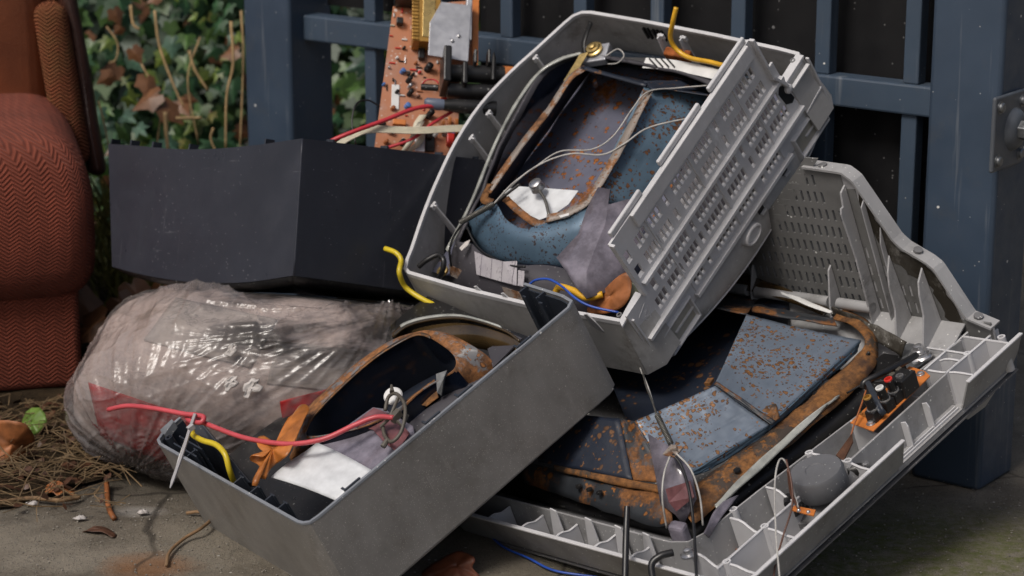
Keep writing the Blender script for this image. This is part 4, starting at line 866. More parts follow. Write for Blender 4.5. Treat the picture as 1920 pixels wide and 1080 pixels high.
# far side: white slotted strip, dark foam, brass screw boss, strap
b = MB(); b.ribbon(spline(CT.hits([(1208, 118, -.018), (1260, 122, -.018), (1320, 134, -.018), (1352, 142, -.018)]), 6), V((.016, .003, .002))); b.build('white_strip', M['white'], ct, solid=.001)
for px in (1218, 1229, 1240, 1251): b = MB(); a, c = h(px, 111, -.0165), h(px+14, 126, -.0165); b.tube([a+V((0, 0, .001)), c+V((0, 0, .001))], .0013, 4); b.build('strip_slot', M['black'], ct)
b = MB(); b.obox(h(1272, 103, -.03), (V((0, 1, 0)), V((1, 0, .3)), V((0, 0, 1))), (.022, .006, .006)); o = b.build('foam_block', M['cork'], ct, bevel=.002)
p = h(1113, 92, -.012); b = MB(); b.lathe(p, (0, 0, 1), [(.0125, -.002), (.013, .001), (.0105, .002), (.0095, .0045), (.0055, .005), (.005, .008), (.002, .009)], 22); b.build('brass_screw', M['brass'], ct, smooth=40)
b = MB(); b.obox(h(1118, 104, -.022), (V((1, .4, 0)), V((-.4, 1, 0)), V((0, 0, 1))), (.016, .02, .006)); b.build('corner_lug', M['alu'], ct, bevel=.002)
b = MB(); b.ribbon(spline(CT.hits([(1108, 42, -.004), (1100, 62, -.002), (1094, 82, -.005), (1096, 102, -.012)]), 6), V((-.003, -.008, 0))); b.build('black_strap', M['black'], ct, smooth=180, solid=.0018)
p = h(830, 508, -.05); b = MB(); b.lathe(p, (0, 0, 1), [(.008, -.002), (.008, .002), (.004, .003), (.003, .006), (.001, .007)], 16); b.build('brass_screw', M['brass'], ct, smooth=40)
# spring and wires
a, c = h(862, 418, .0), h(926, 382, .008); b = MB(); L_ = 26
ax_ = (c-a).normalized(); u_ = ax_.orthogonal().normalized(); v__ = ax_.cross(u_)
b.tube([a+(c-a)*(i/(L_*8))+(u_*math.cos(i*.785)+v__*math.sin(i*.785))*.0034 for i in range(L_*8+1)], .0009, 5); b.build('spring', M['spring'], ct, smooth=180)
def cwire(pts, r_, m_, name='wire', par=None): b = MB(); b.tube(spline(CT.hits(pts), 8), r_, 7); return b.build(name, M[m_], par or ct, smooth=180)
cwire([(926, 382, .008), (955, 352, .012), (990, 322, .014), (1030, 300, .01), (1075, 288, .006), (1130, 290, .006), (1170, 270, .008), (1215, 240, .006), (1290, 222, -.01), (1335, 215, -.02)], .0012, 'whitewire')
cwire([(926, 382, .008), (960, 345, .014), (1005, 312, .012), (1050, 284, .008), (1110, 280, .006), (1150, 255, .01), (1185, 205, .012), (1215, 172, .01), (1270, 165, -.01), (1330, 160, -.02)], .0010, 'whitewire')
cwire([(925, 384, .006), (945, 368, .01), (975, 345, .014)], .002, 'darkwire')
cwire([(1135, 106, -.01), (1158, 92, -.008), (1170, 104, -.006), (1158, 118, -.006), (1140, 120, -.01)], .001, 'whitewire')
cwire([(785, 500, .0), (800, 488, .004), (822, 478, .004), (832, 490, .002), (828, 512, -.01), (820, 525, -.03)], .0038, 'darkwire', 'black_cable')
cwire([(866, 420, .0), (850, 445, -.01), (843, 470, -.02), (846, 500, -.04)], .0016, 'darkwire'); cwire([(875, 425, -.016), (888, 452, -.022), (905, 472, -.022), (930, 486, -.022), (960, 498, -.022), (985, 500, -.022)], .0016, 'darkwire', 'black_bead')
b = MB(); b.prism(CT.hits([(862, 466, -.02), (872, 455, -.018), (882, 450, -.018), (878, 460, -.018), (866, 471, -.02)]), V((0, 0, .001))); b.build('adhesive_smear', M['scrap'], ct)
b = MB(); b.prism(CT.hits([(1050, 407, .005), (1068, 402, .005), (1069, 406, .005), (1053, 411, .005)]), V((0, 0, .003))); b.build('white_clip', M['white'], ct)
b = MB(); b.lathe(h(1184, 546, -.03), (.2, -1, .5), [(.010, -.006), (.0115, 0), (.010, .006), (.005, .008)], 18); b.build('white_knob', simple('cream_knob', (.36, .38, .27), .3), ct, smooth=60)

# ================================================================== LOWER TELEVISION (ribbed grey front, leaning on the right post)
LT = Fr((.2463, 2.2826, .0825), ((.6777, .6532, .3376), (-.6681, .7388, -.0885), (-.3072, -.1656, .9371)))
lt = thing('broken_television', 'large pale grey ribbed television housing lying face down with rusty shield and loudspeaker', 'television', LT)
l = lambda px, py, z=0: LT.hit(px, py, z)
lx = lambda px, py, x=0: LT.hit(px, py, x, 0)
wy = lambda z: -.48*z
def ypl(pts, name, m_, th=.003, bev=.0008):
    b = MB(); b.prism([V((x, wy(z), z)) for x, z in pts], V((0, th, 0))); return b.build(name, M[m_], lt, bevel=bev)
ypl([(0, 0), (.302, 0), (.304, -.012), (.309, -.036), (.309, -.05), (0, -.05)], 'side_wall', 'grey_lt')
ypl([(.431, 0), (.545, 0), (.546, -.028), (.538, -.046), (.49, -.078), (.452, -.072), (.43, -.05), (.431, -.03)], 'side_wall', 'grey_lt')
ypl([(.309, -.040), (.431, -.040), (.431, -.05), (.309, -.05)], 'notch_wall', 'grey_lt')
b = MB(); b.box((.300, .020, -.047), (.436, .040, -.041)); b.build('notch_ledge', M['grey_lt'], lt, bevel=.001)
for y_ in (.024, .029): b = MB(); b.box((.31, y_, -.0405), (.43, y_+.0014, -.0385)); b.build('ledge_bead', M['grey'], lt)
b = MB(); b.box((.245, .038, -.047), (.440, .041, 0)); b.build('notch_back_wall', M['grey_lt'], lt, bevel=.0006)
for x_ in (.342, .385): b = MB(); b.prism([V((x_, .028, -.041)), V((x_, .038, -.041)), V((x_, .038, -.008)), V((x_, .031, -.006)), V((x_, .028, -.012))], V((.002, 0, 0))); b.build('notch_fin', M['grey'], lt, bevel=.0005)
b = MB(); b.prism([V((0, 0, 0)), V((0, .50, 0)), V((.020, .50, -.05)), V((.020, 0, -.05))], V((.003, 0, 0))); b.build('end_wall', M['grey_lt'], lt, bevel=.0008)
for pts in ([(0, 0), (.302, 0)], [(.431, 0), (.545, 0)]): b = MB(); b.box((pts[0][0], -.0012, -.0015), (pts[1][0], .0042, .0009)); b.build('rim_bead', M['grey'], lt, bevel=.0006)
b = MB(); b.box((-.0012, 0, -.0015), (.0042, .5, .0009)); b.build('rim_bead', M['grey'], lt, bevel=.0006)
# floor
b = MB(); b.poly([V((.02, .02, -.0465)), V((.54, .02, -.0465)), V((.54, .125, -.0465)), V((.07, .125, -.0465)), V((.07, .5, -.0465)), V((.02, .5, -.0465))]); b.build('channel_floor', M['grey_lt'], lt, solid=.002)
b = MB(); b.poly([V((.02, .02, -.0545)), V((.545, .02, -.0545)), V((.545, .56, -.0545)), V((.02, .56, -.0545))]); b.build('bezel_front', M['grey_dark'], lt, solid=.002)
# ridge between channel and tube
K0, K1, K2, K3 = V((.046, .115, 0)), V((.512, .067, 0)), V((.50, .56, 0)), V((.044, .56, 0))
b = MB(); rd = [K3, V((.042, .145, 0)), V((.05, .122, 0)), V((.075, .113, 0)), V((.161, .107, 0)), V((.36, .087, 0)), K1]
b.wall([(p.x, p.y) for p in rd], 0, -.046, 0, .0028); b.build('ridge_wall', M['grey_lt'], lt, bevel=.0006)
b = MB(); sl0 = [p+V((0, 0, -.001)) for p in rd]; cen = V((.28, .33, 0)); ins = lambda f, z: [p.lerp(cen, f)+V((0, 0, z)) for p in rd]
b.loft([[p.lerp(cen, .012)+V((0, 0, -.003)) for p in rd], ins(.13, -.022)]); b.build('speckled_slope', M['grey_dark'], lt, smooth=50, solid=.002)
b = MB(); b.loft([ins(.12, -.020), ins(.16, -.012), ins(.27, .008)]); b.build('black_bezel', M['black'], lt, smooth=50, solid=.002)
# cross ribs in the channel (each with a little wave in its top edge)
def crib(x0, y0, x1, y1, name='channel_rib', dip=.012, zt=0, m_='grey'):
    a, c = V((x0, y0, 0)), V((x1, y1, 0)); d = (c-a).normalized(); n__ = V((-d.y, d.x, 0))*.0012; tp = []
    for i in range(9):
        u = i/8; tp.append(a.lerp(c, u)+V((0, 0, zt-dip*.5*(1-math.cos(min(1, max(0, (u-.25)/.45))*math.pi)))))
    b = MB(); fix = lambda q_: V((max(q_.x, .0245), max(q_.y, .027), -.046)); f_ = tp+[fix(c), fix(a)]; b.prism([p-n__ for p in f_], n__*2); b.build(name, M[m_], lt)
    b = MB(); b.tube(tp, .0017, 6); b.build('rib_bead', M['grey'], lt, smooth=60)
for x_ in (.035, .105, .17, .245, .318, .40): crib(x_, .104-.08*max(0, x_-.16), x_, .052 if x_ not in (.245,) else .04)
for x_ in (.035, .105, .245): crib(x_, .052, x_, .004, dip=.004, zt=-.002)
crib(.02, .052, .118, .052, 'long_rib', 0); crib(.118, .052, .19, .05, 'long_rib', .0)
for y_ in (.175, .235, .30, .36, .42): crib(.003, y_, .042, y_, dip=.006, zt=-.004)
for y_ in (.165, .21, .26, .32): b = MB(); b.prism([V((.034, y_, -.045)), V((.036, y_+.004, .008)), V((.036, y_+.014, .010)), V((.034, y_+.026, -.045))], V((.002, 0, 0))); b.build('wall_tab', M['grey'], lt, bevel=.0006)
# corner grid near the post
crib(.440, .040, .545, .036, 'grid_rib', 0); crib(.440, .072, .560, .070, 'grid_rib', 0)
crib(.446, .003, .446, .078, 'grid_rib', .004); crib(.486, .038, .486, .10, 'grid_rib', .0); crib(.520, .003, .520, .10, 'grid_rib', .0); crib(.47, .04, .47, .10, 'grid_rib', .008)
for x_, y_ in ((.486, .040), (.105, .052), (.19, .05), (.53, .020), (.245, .04), (.245, .098), (.12, .112), (.035, .05)):
    b = MB(); b.lathe(V((x_, y_, -.046)), (0, 0, 1), [(.0062, 0), (.0050, .0475), (.003, .0475), (.003, .03)], 16); b.build('screw_boss', M['grey'], lt, smooth=40)
# perforated tall side at the far edge (plane x = .53)
XW = .530
oy = [(.030, -.045), (.030, .012), (.050, .018), (.064, .022), (.094, .088), (.104, .096), (.135, .112), (.146, .122), (.186, .203), (.200, .213), (.262, .216)]
b = MB(); rws = []
zz = [.018+.0245*i for i in range(8)]
for i, z0 in enumerate(zz):
    ymin = {0: .084, 1: .096, 2: .108, 3: .150, 4: .164, 5: .176, 6: .188, 7: .205}[i]; off = .0035*(i % 2)
    y0 = ymin+.055-(.01*(i % 2)); hs = []
    while y0 < .545: hs.append((y0, y0+.0036)); y0 += .0112
    for za_, zb_, hh_ in ((z0, z0+.0155, hs), (z0+.0155, z0+.0245, [])):
        ycut = .56 if zb_ < .08 else .270+(.213-zb_)*.95        # cut short so the upper set shows in front
        rws.append((za_, zb_, ymin, ycut, [q_ for q_ in hh_ if q_[1] < ycut-.004]))
rws.append((-.045, .018, .032, .56, []))
b.bands(rws, .003, lambda u, v_, d: V((XW+d, u-.10*(v_-.1)*0, v_))); pw = b.build('perforated_wall', M['wall_shade_grime'], lt, label='tall slotted side wall darkened for shade, with mould streaks')
yo = [LT.hit(px, py, XW, 0) for px, py in ((1508, 296), (1494, 318), (1470, 352), (1448, 384), (1425, 416), (1404, 446), (1385, 474))]
pin = [V((XW+.0004, .262+(.213-max(.06, p.z))*.95-.012, p.z)) for p in yo]
b = MB(); b.prism([V((XW+.0004, p.y, p.z)) for p in yo]+pin[::-1], V((.0022, 0, 0))); b.build('cut_edge', M['wall_shade_grime'], lt)  # added filler strip, cut along the upper set's outline as the camera sees it
# solid stepped part
st = [V((XW+.0008, y, z)) for y, z in [(.030, -.045), (.030, .012), (.064, .020), (.096, .088), (.140, .112), (.188, .203), (.21, .213), (.21, -.045)]]
b = MB(); b.prism(st, V((.003, 0, 0))); b.build('stepped_wall', M['mould'], lt)
oa = spline([V((0, .070, .012)), V((0, .100, .084)), V((0, .128, .101)), V((0, .150, .118)), V((0, .184, .188))], 8); ob = spline([V((0, .088, .004)), V((0, .112, .062)), V((0, .140, .078)), V((0, .166, .10)), V((0, .190, .170))], 8)
b = MB(); b.loft([[V((XW-.0003, p.y+.004*noise.noise(p*90), p.z+.004*noise.noise(p*70))) for p in oa], [V((XW-.0003, p.y+.010*noise.noise(p*75+V((5, 0, 0))), p.z+.008*noise.noise(p*85))) for p in ob]]); b.build('mould_streak', M['grime'], lt)
# flange along the outline
fl = [V((XW, y, z)) for y, z in oy[1:]]
fl2 = resample(fl, 60); b = MB(); b.loft([[p+V((-.004, 0, 0)) for p in fl2], [p+V((.016, 0, .0)) for p in fl2]]); b.build('outline_flange', M['grey_lt'], lt, solid=.003)
for y_, z_ in ((.119, .1075), (.052, .0225), (.235, .2165)): b = MB(); b.lathe(V((XW+.006, y_, z_)), (-.0, -.45 if z_ < .2 else 0, 1), [(.0058, -.002), (.0058, .0016), (.004, .0018)], 18); b.build('flange_hole', M['grey_dark'], lt, smooth=40)
# gussets
def gus(y_, pts, th=.0028, m_='mould', tilt=0):
    b = MB(); b.prism([V((x, y_+tilt*z, z)) for x, z in pts], V((0, th, 0))); b.build('gusset', M[m_], lt, bevel=.0009)
gus(.150, [(.529, -.02), (.486, -.02), (.490, .0), (.506, .035), (.510, .065), (.516, .082), (.529, .10)], tilt=.1); gus(.104, [(.529, -.02), (.478, -.02), (.486, .005), (.503, .035), (.508, .06), (.514, .075), (.529, .088)], tilt=.1)
gus(.200, [(.529, -.03), (.508, -.03), (.512, .10), (.508, .165), (.511, .172), (.515, .172), (.518, .19), (.529, .196)], .003, tilt=.0); gus(.176, [(.529, -.03), (.518, -.03), (.520, .17), (.529, .178)], .002); gus(.162, [(.529, -.03), (.519, -.03), (.521, .12), (.529, .14)], .002)
gus(.262, [(.529, .0), (.500, .0), (.508, .03), (.522, .07), (.529, .075)]); gus(.40, [(.529, .0), (.502, .0), (.510, .025), (.524, .055), (.529, .06)])
b = MB(); b.tube([V((.516, .20, .026)), V((.516, .255, .026))], .0075, 14); b.tube([V((.516, .27, .026)), V((.516, .395, .026))], .0075, 14); b.tube([V((.516, .41, .026)), V((.516, .54, .026))], .0075, 14); b.build('hinge_rod', M['grey_lt'], lt, smooth=40)
b = MB(); b.loft([[V((XW, .07, .012)), V((XW, .56, .012))], [V((.492, .07, -.004)), V((.492, .56, .002))], [V((.45, .10, -.03)), V((.45, .56, -.022))]]); b.build('inner_apron', M['grey_lt'], lt, solid=.002)
# --- rusty tube parts
def lsheet(name, quad, m_, n_=14, th=.0014, bulge=0, warp=.0014, par=lt, pleat=0):
    n_ = 32 if pleat else n_
    q = LT.hits(quad); b = MB(); rows_ = []; nrm = (q[1]-q[0]).cross(q[3]-q[0]).normalized()
    for j in range(n_+1): rows_.append([q[0].lerp(q[1], i/n_).lerp(q[3].lerp(q[2], i/n_), j/n_)+nrm*(bulge*math.sin(math.pi*j/n_)+warp*noise.noise(V((i*.45, j*.45, q[0].x*70)))-pleat*max(0, 1-abs((j/n_*4) % 1-.5)*9)) for i in range(n_+1)])
    b.loft(rows_); return b.build(name, M[m_], par, smooth=180, solid=th)
def lstrip(name, A, B_, m_, n_=48, th=.0015, arch=0, warp=.0015):
    a = resample(spline(LT.hits(A), 6), n_); c = resample(spline(LT.hits(B_), 6), n_); b = MB(); rws_ = []
    for j in range(6): u = j/5; rws_.append([p.lerp(q, u)+V((0, 0, arch*math.sin(math.pi*u)+warp*noise.noise(p*45+V((j*.6, 0, 0))))) for p, q in zip(a, c)])
    b.loft(rws_); return b.build(name, M[m_], lt, smooth=180, solid=th)
ZA, ZB_ = .070, .024
up = lsheet('shield_panel', [(1400, 590, ZA), (1340, 721, ZA), (1444, 794, ZB_), (1614, 638, ZB_)], 'palesteel', bulge=-.002, pleat=.0007, warp=.0008)
lo2 = lsheet('shield_panel', [(1341, 724, ZA-.001), (1190, 790, ZA), (1262, 905, ZB_), (1443, 797, ZB_)], 'palesteel', bulge=-.002, pleat=.0011, warp=.0008)
lsheet('shield_skirt', [(1614, 638, ZB_), (1444, 795, ZB_), (1438, 812, .014), (1606, 662, .014)], 'bluesteel')
lsheet('shield_skirt', [(1443, 797, ZB_), (1262, 905, ZB_), (1330, 882, .013), (1438, 815, .013)], 'bluesteel')
lsheet('shield_panel', [(1190, 790, ZA), (1162, 785, ZA-.002), (1188, 900, .03), (1262, 908, ZB_)], 'rustdark')
lsheet('shield_panel', [(1162, 785, ZA-.002), (1000, 770, ZA-.005), (1010, 866, .03), (1186, 900, .03)], 'darksteel')
lsheet('shield_panel', [(1400, 590, ZA), (1180, 545, ZA), (1180, 520, .01), (1420, 560, .01)], 'rustdark')
lsheet('shield_floor', [(1180, 800, .012), (1470, 780, .012), (1480, 560, .012), (1080, 560, .012)], 'darksteel')
b = MB(); b.obox(l(1330, 716, ZA+.002), (V((1, .3, 0)), V((-.3, 1, 0)), V((0, 0, 1))), (.006, .004, .002)); b.build('rust_tab', M['rust'], lt)
lstrip('seam', [(1338, 720, ZA+.0012), (1375, 745, ZA-.013), (1410, 770, ZA-.028), (1446, 797, ZB_+.0015)], [(1344, 716, ZA+.0012), (1381, 741, ZA-.013), (1418, 766, ZA-.028), (1455, 790, ZB_+.0015)], 'rustdark')
lsheet('rust_bracket', [(1405, 770, .036), (1455, 757, .032), (1462, 785, .026), (1430, 802, .024)], 'rust', warp=.003)
FI = [(1560, 598, .020), (1598, 610, .022), (1622, 640, .020), (1606, 668, .015), (1520, 745, .015), (1440, 810, .015), (1340, 882, .015), (1262, 938, .016)]
FO = [(1595, 583, .010), (1636, 612, .010), (1646, 672, .006), (1622, 712, .004), (1545, 782, .004), (1455, 855, .004), (1375, 925, .004), (1300, 985, .004)]
rf = lstrip('rust_flange', FI, FO, 'rust', 60, arch=.006, warp=.003)
for px, py in ((1625, 662), (1531, 736), (1382, 880), (1452, 800)): b = MB(); b.lathe(l(px, py+2, .0155), (0, 0, 1), [(.0045, -.001), (.0045, .0014), (.001, .0015)], 14); b.build('flange_hole', M['black'], rf, smooth=40)
lstrip('rust_flange', [(1262, 938, .016), (1235, 925, .02), (1150, 905, .02), (1040, 880, .02), (990, 870, .02)], [(1262, 985, .0), (1220, 985, .0), (1140, 960, .0), (1040, 925, .0), (980, 905, .0)], 'rustdark', arch=.006, warp=.003)
lstrip('rust_rim', [(1240, 912, .026), (1150, 893, .028), (1040, 868, .028)], [(1240, 925, .022), (1150, 908, .024), (1040, 882, .024)], 'rust', arch=.003)
for px in (1085, 1105, 1124): b = MB(); b.lathe(l(px, 912+(px-1085)*.3, .0185), (0, 0, 1), [(.004, -.001), (.004, .0012), (.001, .0014)], 12); b.build('flange_hole', M['black'], lt, smooth=40)
lstrip('rust_flange', [(1330, 556, .03), (1450, 578, .03), (1560, 598, .02)], [(1335, 575, .04), (1450, 592, .04), (1570, 612, .03)], 'rustdark', arch=.004, warp=.003)
lstrip('red_brown_strip', [(1370, 503, .045), (1470, 540, .035), (1556, 580, .022)], [(1365, 535, .03), (1465, 562, .025), (1545, 592, .02)], 'brownglass')
lstrip('tension_band', [(1560, 575, .03), (1620, 600, .026), (1700, 640, .016)], [(1560, 592, .014), (1620, 625, .01), (1690, 668, .0)], 'grime', warp=.004)
lstrip('white_strip', [(1463, 547, .040), (1510, 562, .036), (1561, 584, .028)], [(1466, 552, .040), (1510, 571, .036), (1556, 588, .028)], 'white', th=.001)
lstrip('glass_edge', [(1574, 740, .012), (1520, 778, .016), (1450, 840, .016), (1390, 895, .014), (1340, 948, .012)], [(1572, 743, .011), (1526, 786, .011), (1462, 848, .011), (1400, 904, .010), (1343, 954, .010)], 'glassedge', th=.003)
lstrip('glass_rim', [(1355, 940, .012), (1335, 965, .010), (1320, 1000, .004)], [(1385, 928, .006), (1350, 975, .002), (1328, 1008, -.006)], 'shard', th=.002)
# loudspeaker
so = l(1555, 915, -.022); 
b = MB(); n__ = 30; ra = lambda a, c, z: [so+V((a*math.cos(6.2832*i/n__), c*math.sin(6.2832*i/n__), z)) for i in range(n__)]
b.loft([ra(.066, .036, -.012), ra(.066, .036, -.006), ra(.060, .031, -.004), ra(.036, .028, .012), ra(.03, .026, .014)], closed=True); spk = b.build('speaker_basket', M['grey_dark'], lt, smooth=40)
mc = l(1536, 902, .002); b = MB(); b.lathe(mc, (-.05, 0, 1), [(.031, -.012), (.0325, -.009), (.0325, .012), (.030, .016), (.012, .0172), (.011, .0160), (.002, .0160)], 40); b.build('speaker_magnet', plastic('dusty_magnet', (.115, .118, .128), .5, damt=.5, dirt=(.06, .055, .05), speck=.2, scol=(.3, .3, .3)), lt, smooth=40)
for (x0, y0, x1, y1, rr) in ((1590, 884, 1618, 878, .008), (1488, 962, 1512, 940, .007), (1478, 930, 1476, 946, .005)):
    b = MB(); a, c = l(x0, y0, -.012), l(x1, y1, -.012); b.tube([a, a.lerp(c, .5), c], [rr*.8, rr, rr*.8], 12); o = b.build('basket_slot', M['black'], spk, smooth=60)
b = MB(); b.prism(LT.hits([(1484, 958), (1490, 950), (1530, 958), (1526, 969)], .0), V((0, 0, .0015))); b.build('terminal_strip', M['orange_edge'], spk)
for px, py in ((1498, 958), (1516, 961)): b = MB(); b.lathe(l(px, py, .0015), (0, 0, 1), [(.0026, 0), (.002, .002), (.0006, .003)], 10); b.build('solder_lug', M['steel'], spk, smooth=60)
for px, py in ((1467, 985), (1622, 872)): b = MB(); b.lathe(l(px, py, -.02), (0, 0, 1), [(.005, 0), (.005, .003), (.002, .004)], 14); b.build('screw', M['steel'], spk, smooth=40)
# jack board
jq = LT.hits([(1594, 792), (1637, 808), (1744, 704), (1735, 696), (1705, 686)], .006); b = MB(); b.prism(jq, V((0, 0, -.0018))); jb = b.build('jack_board', M['orange_edge'], lt, bevel=.0004)
for (px, py) in ((1633, 795), (1726, 702)): b = MB(); b.lathe(l(px, py, .006), (0, 0, 1), [(.0055, 0), (.0055, .001), (.0038, .0012), (.0036, .0032), (.002, .004)], 16); b.build('screw', M['steel'], jb, smooth=40)
jd = (l(1634, 755, .03)-l(1640, 778, .006)).normalized()
for (px, py, m_) in ((1642, 786, 'gold'), (1665, 768, 'white'), (1681, 752, 'redpart')):
    c = l(px, py, .006); b = MB(); b.box(c+V((-.008, -.007, 0)), c+V((.008, .007, .014))); j_ = b.build('jack_body', M['black'], jb, bevel=.001)
    b = MB(); b.lathe(c+V((0, 0, .014)), (-.15, .05, 1), [(.0068, 0), (.0068, .002), (.0056, .0024), (.0056, .017), (.0044, .0175), (.0038, .012)], 18); b.build('jack_sleeve', M['black'], jb, smooth=40)
    b = MB(); b.lathe(c+V((0, 0, .0145)), (-.15, .05, 1), [(.0072, 0), (.0072, .0016), (.006, .0018)], 18); b.build('jack_ring', M['steel'], jb, smooth=40)
    b = MB(); b.lathe(c+V((-.0024, .0008, .030)), (-.15, .05, 1), [(.0052, 0), (.0052, .0026), (.0034, .003), (.003, .0)], 18); b.build('jack_core', M[m_], jb, smooth=40)
c = l(1700, 735, .006); b = MB(); b.box(c+V((-.014, -.010, 0)), c+V((.014, .012, .024))); b.build('jack_block', M['black'], jb, bevel=.0015)
b = MB(); b.lathe(c+V((-.004, 0, .024)), (0, 0, 1), [(.005, 0), (.005, .002), (.003, .002), (.0028, .0)], 14); b.build('jack_ring', M['steel'], jb, smooth=40)
for i in range(7): c = l(1612+i*3, 778+i*1.6, .006); b = MB(); b.tube([c, c+V((0, 0, .004)), c+V((.003, 0, .004))], .0006, 5); b.build('solder_pin', M['brass'], jb, smooth=60)
for (px, py) in ((1690, 712), (1678, 722), (1688, 702)): c = l(px, py, .006); b = MB(); b.tube([c, c+V((0, 0, .016))], .0042, 10); b.build('capacitor', M[('black', 'olive', 'darkwire')[px % 3]], jb, smooth=40)
c = l(1738, 718, .0065); 
# bracket with big screw
bo = l(1724, 662, .004); b = MB(); b.lathe(bo, (0, 0, 1), [(.016, -.006), (.0165, -.003), (.014, -.001), (.011, -.001), (.011, .003), (.006, .004), (.006, .009), (.004, .010)], 8); b.lathe(bo+V((0, 0, .003)), (0, 0, 1), [(.0095, 0), (.0095, .002), (.006, .003), (.0055, .008), (.003, .009)], 18); b.build('bolt_washer', M['steel'], lt, smooth=35)
b = MB(); b.prism(LT.hits([(1680, 650), (1715, 640), (1742, 655), (1732, 680), (1712, 695), (1700, 690)], -.002), V((0, 0, -.002))); b.build('lug_plate', M['zinc'], lt, bevel=.0006)
def lw(pts, r_, m_, name='wire'): b = MB(); b.tube(spline(LT.hits(pts), 8), r_, 8); return b.build(name, M[m_], lt, smooth=180)
lw([(1718, 666, .012), (1690, 682, .020), (1650, 702, .026), (1622, 716, .026), (1618, 728, .02)], .0042, 'darkwire', 'black_cable')
lstrip('black_strap', [(1620, 714, .026), (1632, 740, .028), (1645, 770, .020), (1655, 780, .012)], [(1630, 712, .026), (1643, 738, .028), (1655, 764, .020), (1662, 774, .012)], 'slate', th=.0015)
lw([(1588, 737, .012), (1620, 720, .02), (1650, 715, .022), (1690, 712, .022)], .0013, 'darkwire')
lw([(1624, 732, .022), (1614, 762, .02), (1602, 795, .012), (1596, 816, .006)], .0011, 'copperwire')
b = MB(); b.prism(LT.hits([(1598, 814, .01), (1600, 830, .006), (1582, 866, -.005), (1568, 855, -.004), (1588, 828, .004)]), V((0, 0, .0015))); b.build('dead_leaf_blade', M['darkleaf'], lt)
lw([(1462, 1085, .01), (1455, 1000, .035), (1453, 905, .05), (1462, 862, .058), (1476, 872, .05), (1488, 920, .02), (1497, 952, .004)], .0011, 'whitewire'); lw([(1474, 862, .056), (1484, 905, .04), (1485, 950, .02), (1470, 1000, .0), (1456, 1050, -.01), (1450, 1085, -.02)], .0012, 'brownwire')
lw([(1496, 950, .004), (1484, 925, .02), (1478, 880, .05)], .002, 'brownwire')
# glass shard with braid, clip and wires at the near corner
b = MB(); sr = [[(1216, 814, .075), (1222, 850, .065), (1232, 900, .045), (1240, 945, .02)], [(1240, 828, .074), (1262, 870, .06), (1275, 920, .04), (1268, 965, .012)], [(1262, 840, .07), (1296, 880, .055), (1306, 935, .03), (1282, 985, .002)]]
b.loft([LT.hits(q) for q in sr]); b.build('glass_shard', M['shard'], lt, smooth=30, solid=.003)
b = MB(); b.poly(LT.hits([(1246, 920, .045), (1292, 905, .048), (1300, 935, .034), (1266, 962, .018), (1252, 945, .03)])); b.v = [v+V((0, -.003, .003)) for v in b.v]; b.build('red_glass', M['redshard'], lt, solid=.001)
a, c = l(1232, 778, .082), l(1258, 832, .078); ax_ = (c-a).normalized(); u_ = ax_.orthogonal().normalized(); v__ = ax_.cross(u_)
b = MB(); b.tube([a+(c-a)*(i/176)+(u_*math.cos(i*.785)+v__*math.sin(i*.785))*.003 for i in range(177)], .0008, 5); b.build('spring', M['spring'], lt, smooth=180)
lw([(1204, 694, .085), (1212, 725, .086), (1222, 750, .085), (1232, 780, .082)], [.0012]*25, 'spring', 'braid'); lw([(1200, 690, .085), (1216, 728, .085), (1230, 775, .082)], [.001]*17, 'whitewire', 'braid')
b = MB(); q = l(1262, 846, .079); b.obox(q, (V((1, .2, 0)), V((-.2, 1, .2)), V((0, 0, 1))), (.010, .008, .0012)); b.obox(q+V((.002, 0, .003)), (V((1, .9, 0)), V((-.9, 1, 0)), V((0, 0, 1))), (.004, .004, .002)); b.build('clip_plate', M['rustpale'], lt, bevel=.0006)
lw([(1262, 852, .079), (1278, 875, .07), (1292, 920, .055), (1300, 980, .035), (1304, 1040, .02), (1306, 1085, .01)], .0018, 'darkwire'); lw([(1268, 850, .079), (1295, 880, .065), (1312, 930, .04), (1318, 985, .012)], .0012, 'whitewire'); lw([(1256, 856, .079), (1245, 890, .07), (1242, 935, .05), (1250, 990, .012)], .0012, 'whitewire')
b = MB(); b.obox(l(1275, 1000, .0), (V((1, .3, 0)), V((-.3, 1, .2)), V((0, 0, 1))), (.008, .010, .013)); b.build('corner_lug', M['shard'], lt, bevel=.004); b = MB(); b.lathe(l(1292, 1040, .002), (0, 0, 1), [(.010, 0), (.010, .002), (.005, .003), (.005, .008), (.003, .009)], 16); b.build('screw', M['steel'], lt, smooth=40)
lw([(1225, 1090, .0), (1222, 1058, .01), (1240, 1042, .014), (1262, 1036, .012)], .0042, 'darkwire', 'black_cable')
b = MB(); b.tube(LT.hits([(1176, 950, .05), (1174, 1000, .03), (1172, 1085, .0)]), [.0035, .004, .004], 10); b.build('black_rod', M['darkwire'], lt, smooth=60)
b = MB(); b.poly(LT.hits([(1378, 1030, -.044), (1420, 1022, -.044), (1432, 1032, -.044), (1400, 1042, -.044)])); b.build('dead_leaf_blade', M['dryleaf'], lt, solid=.001)

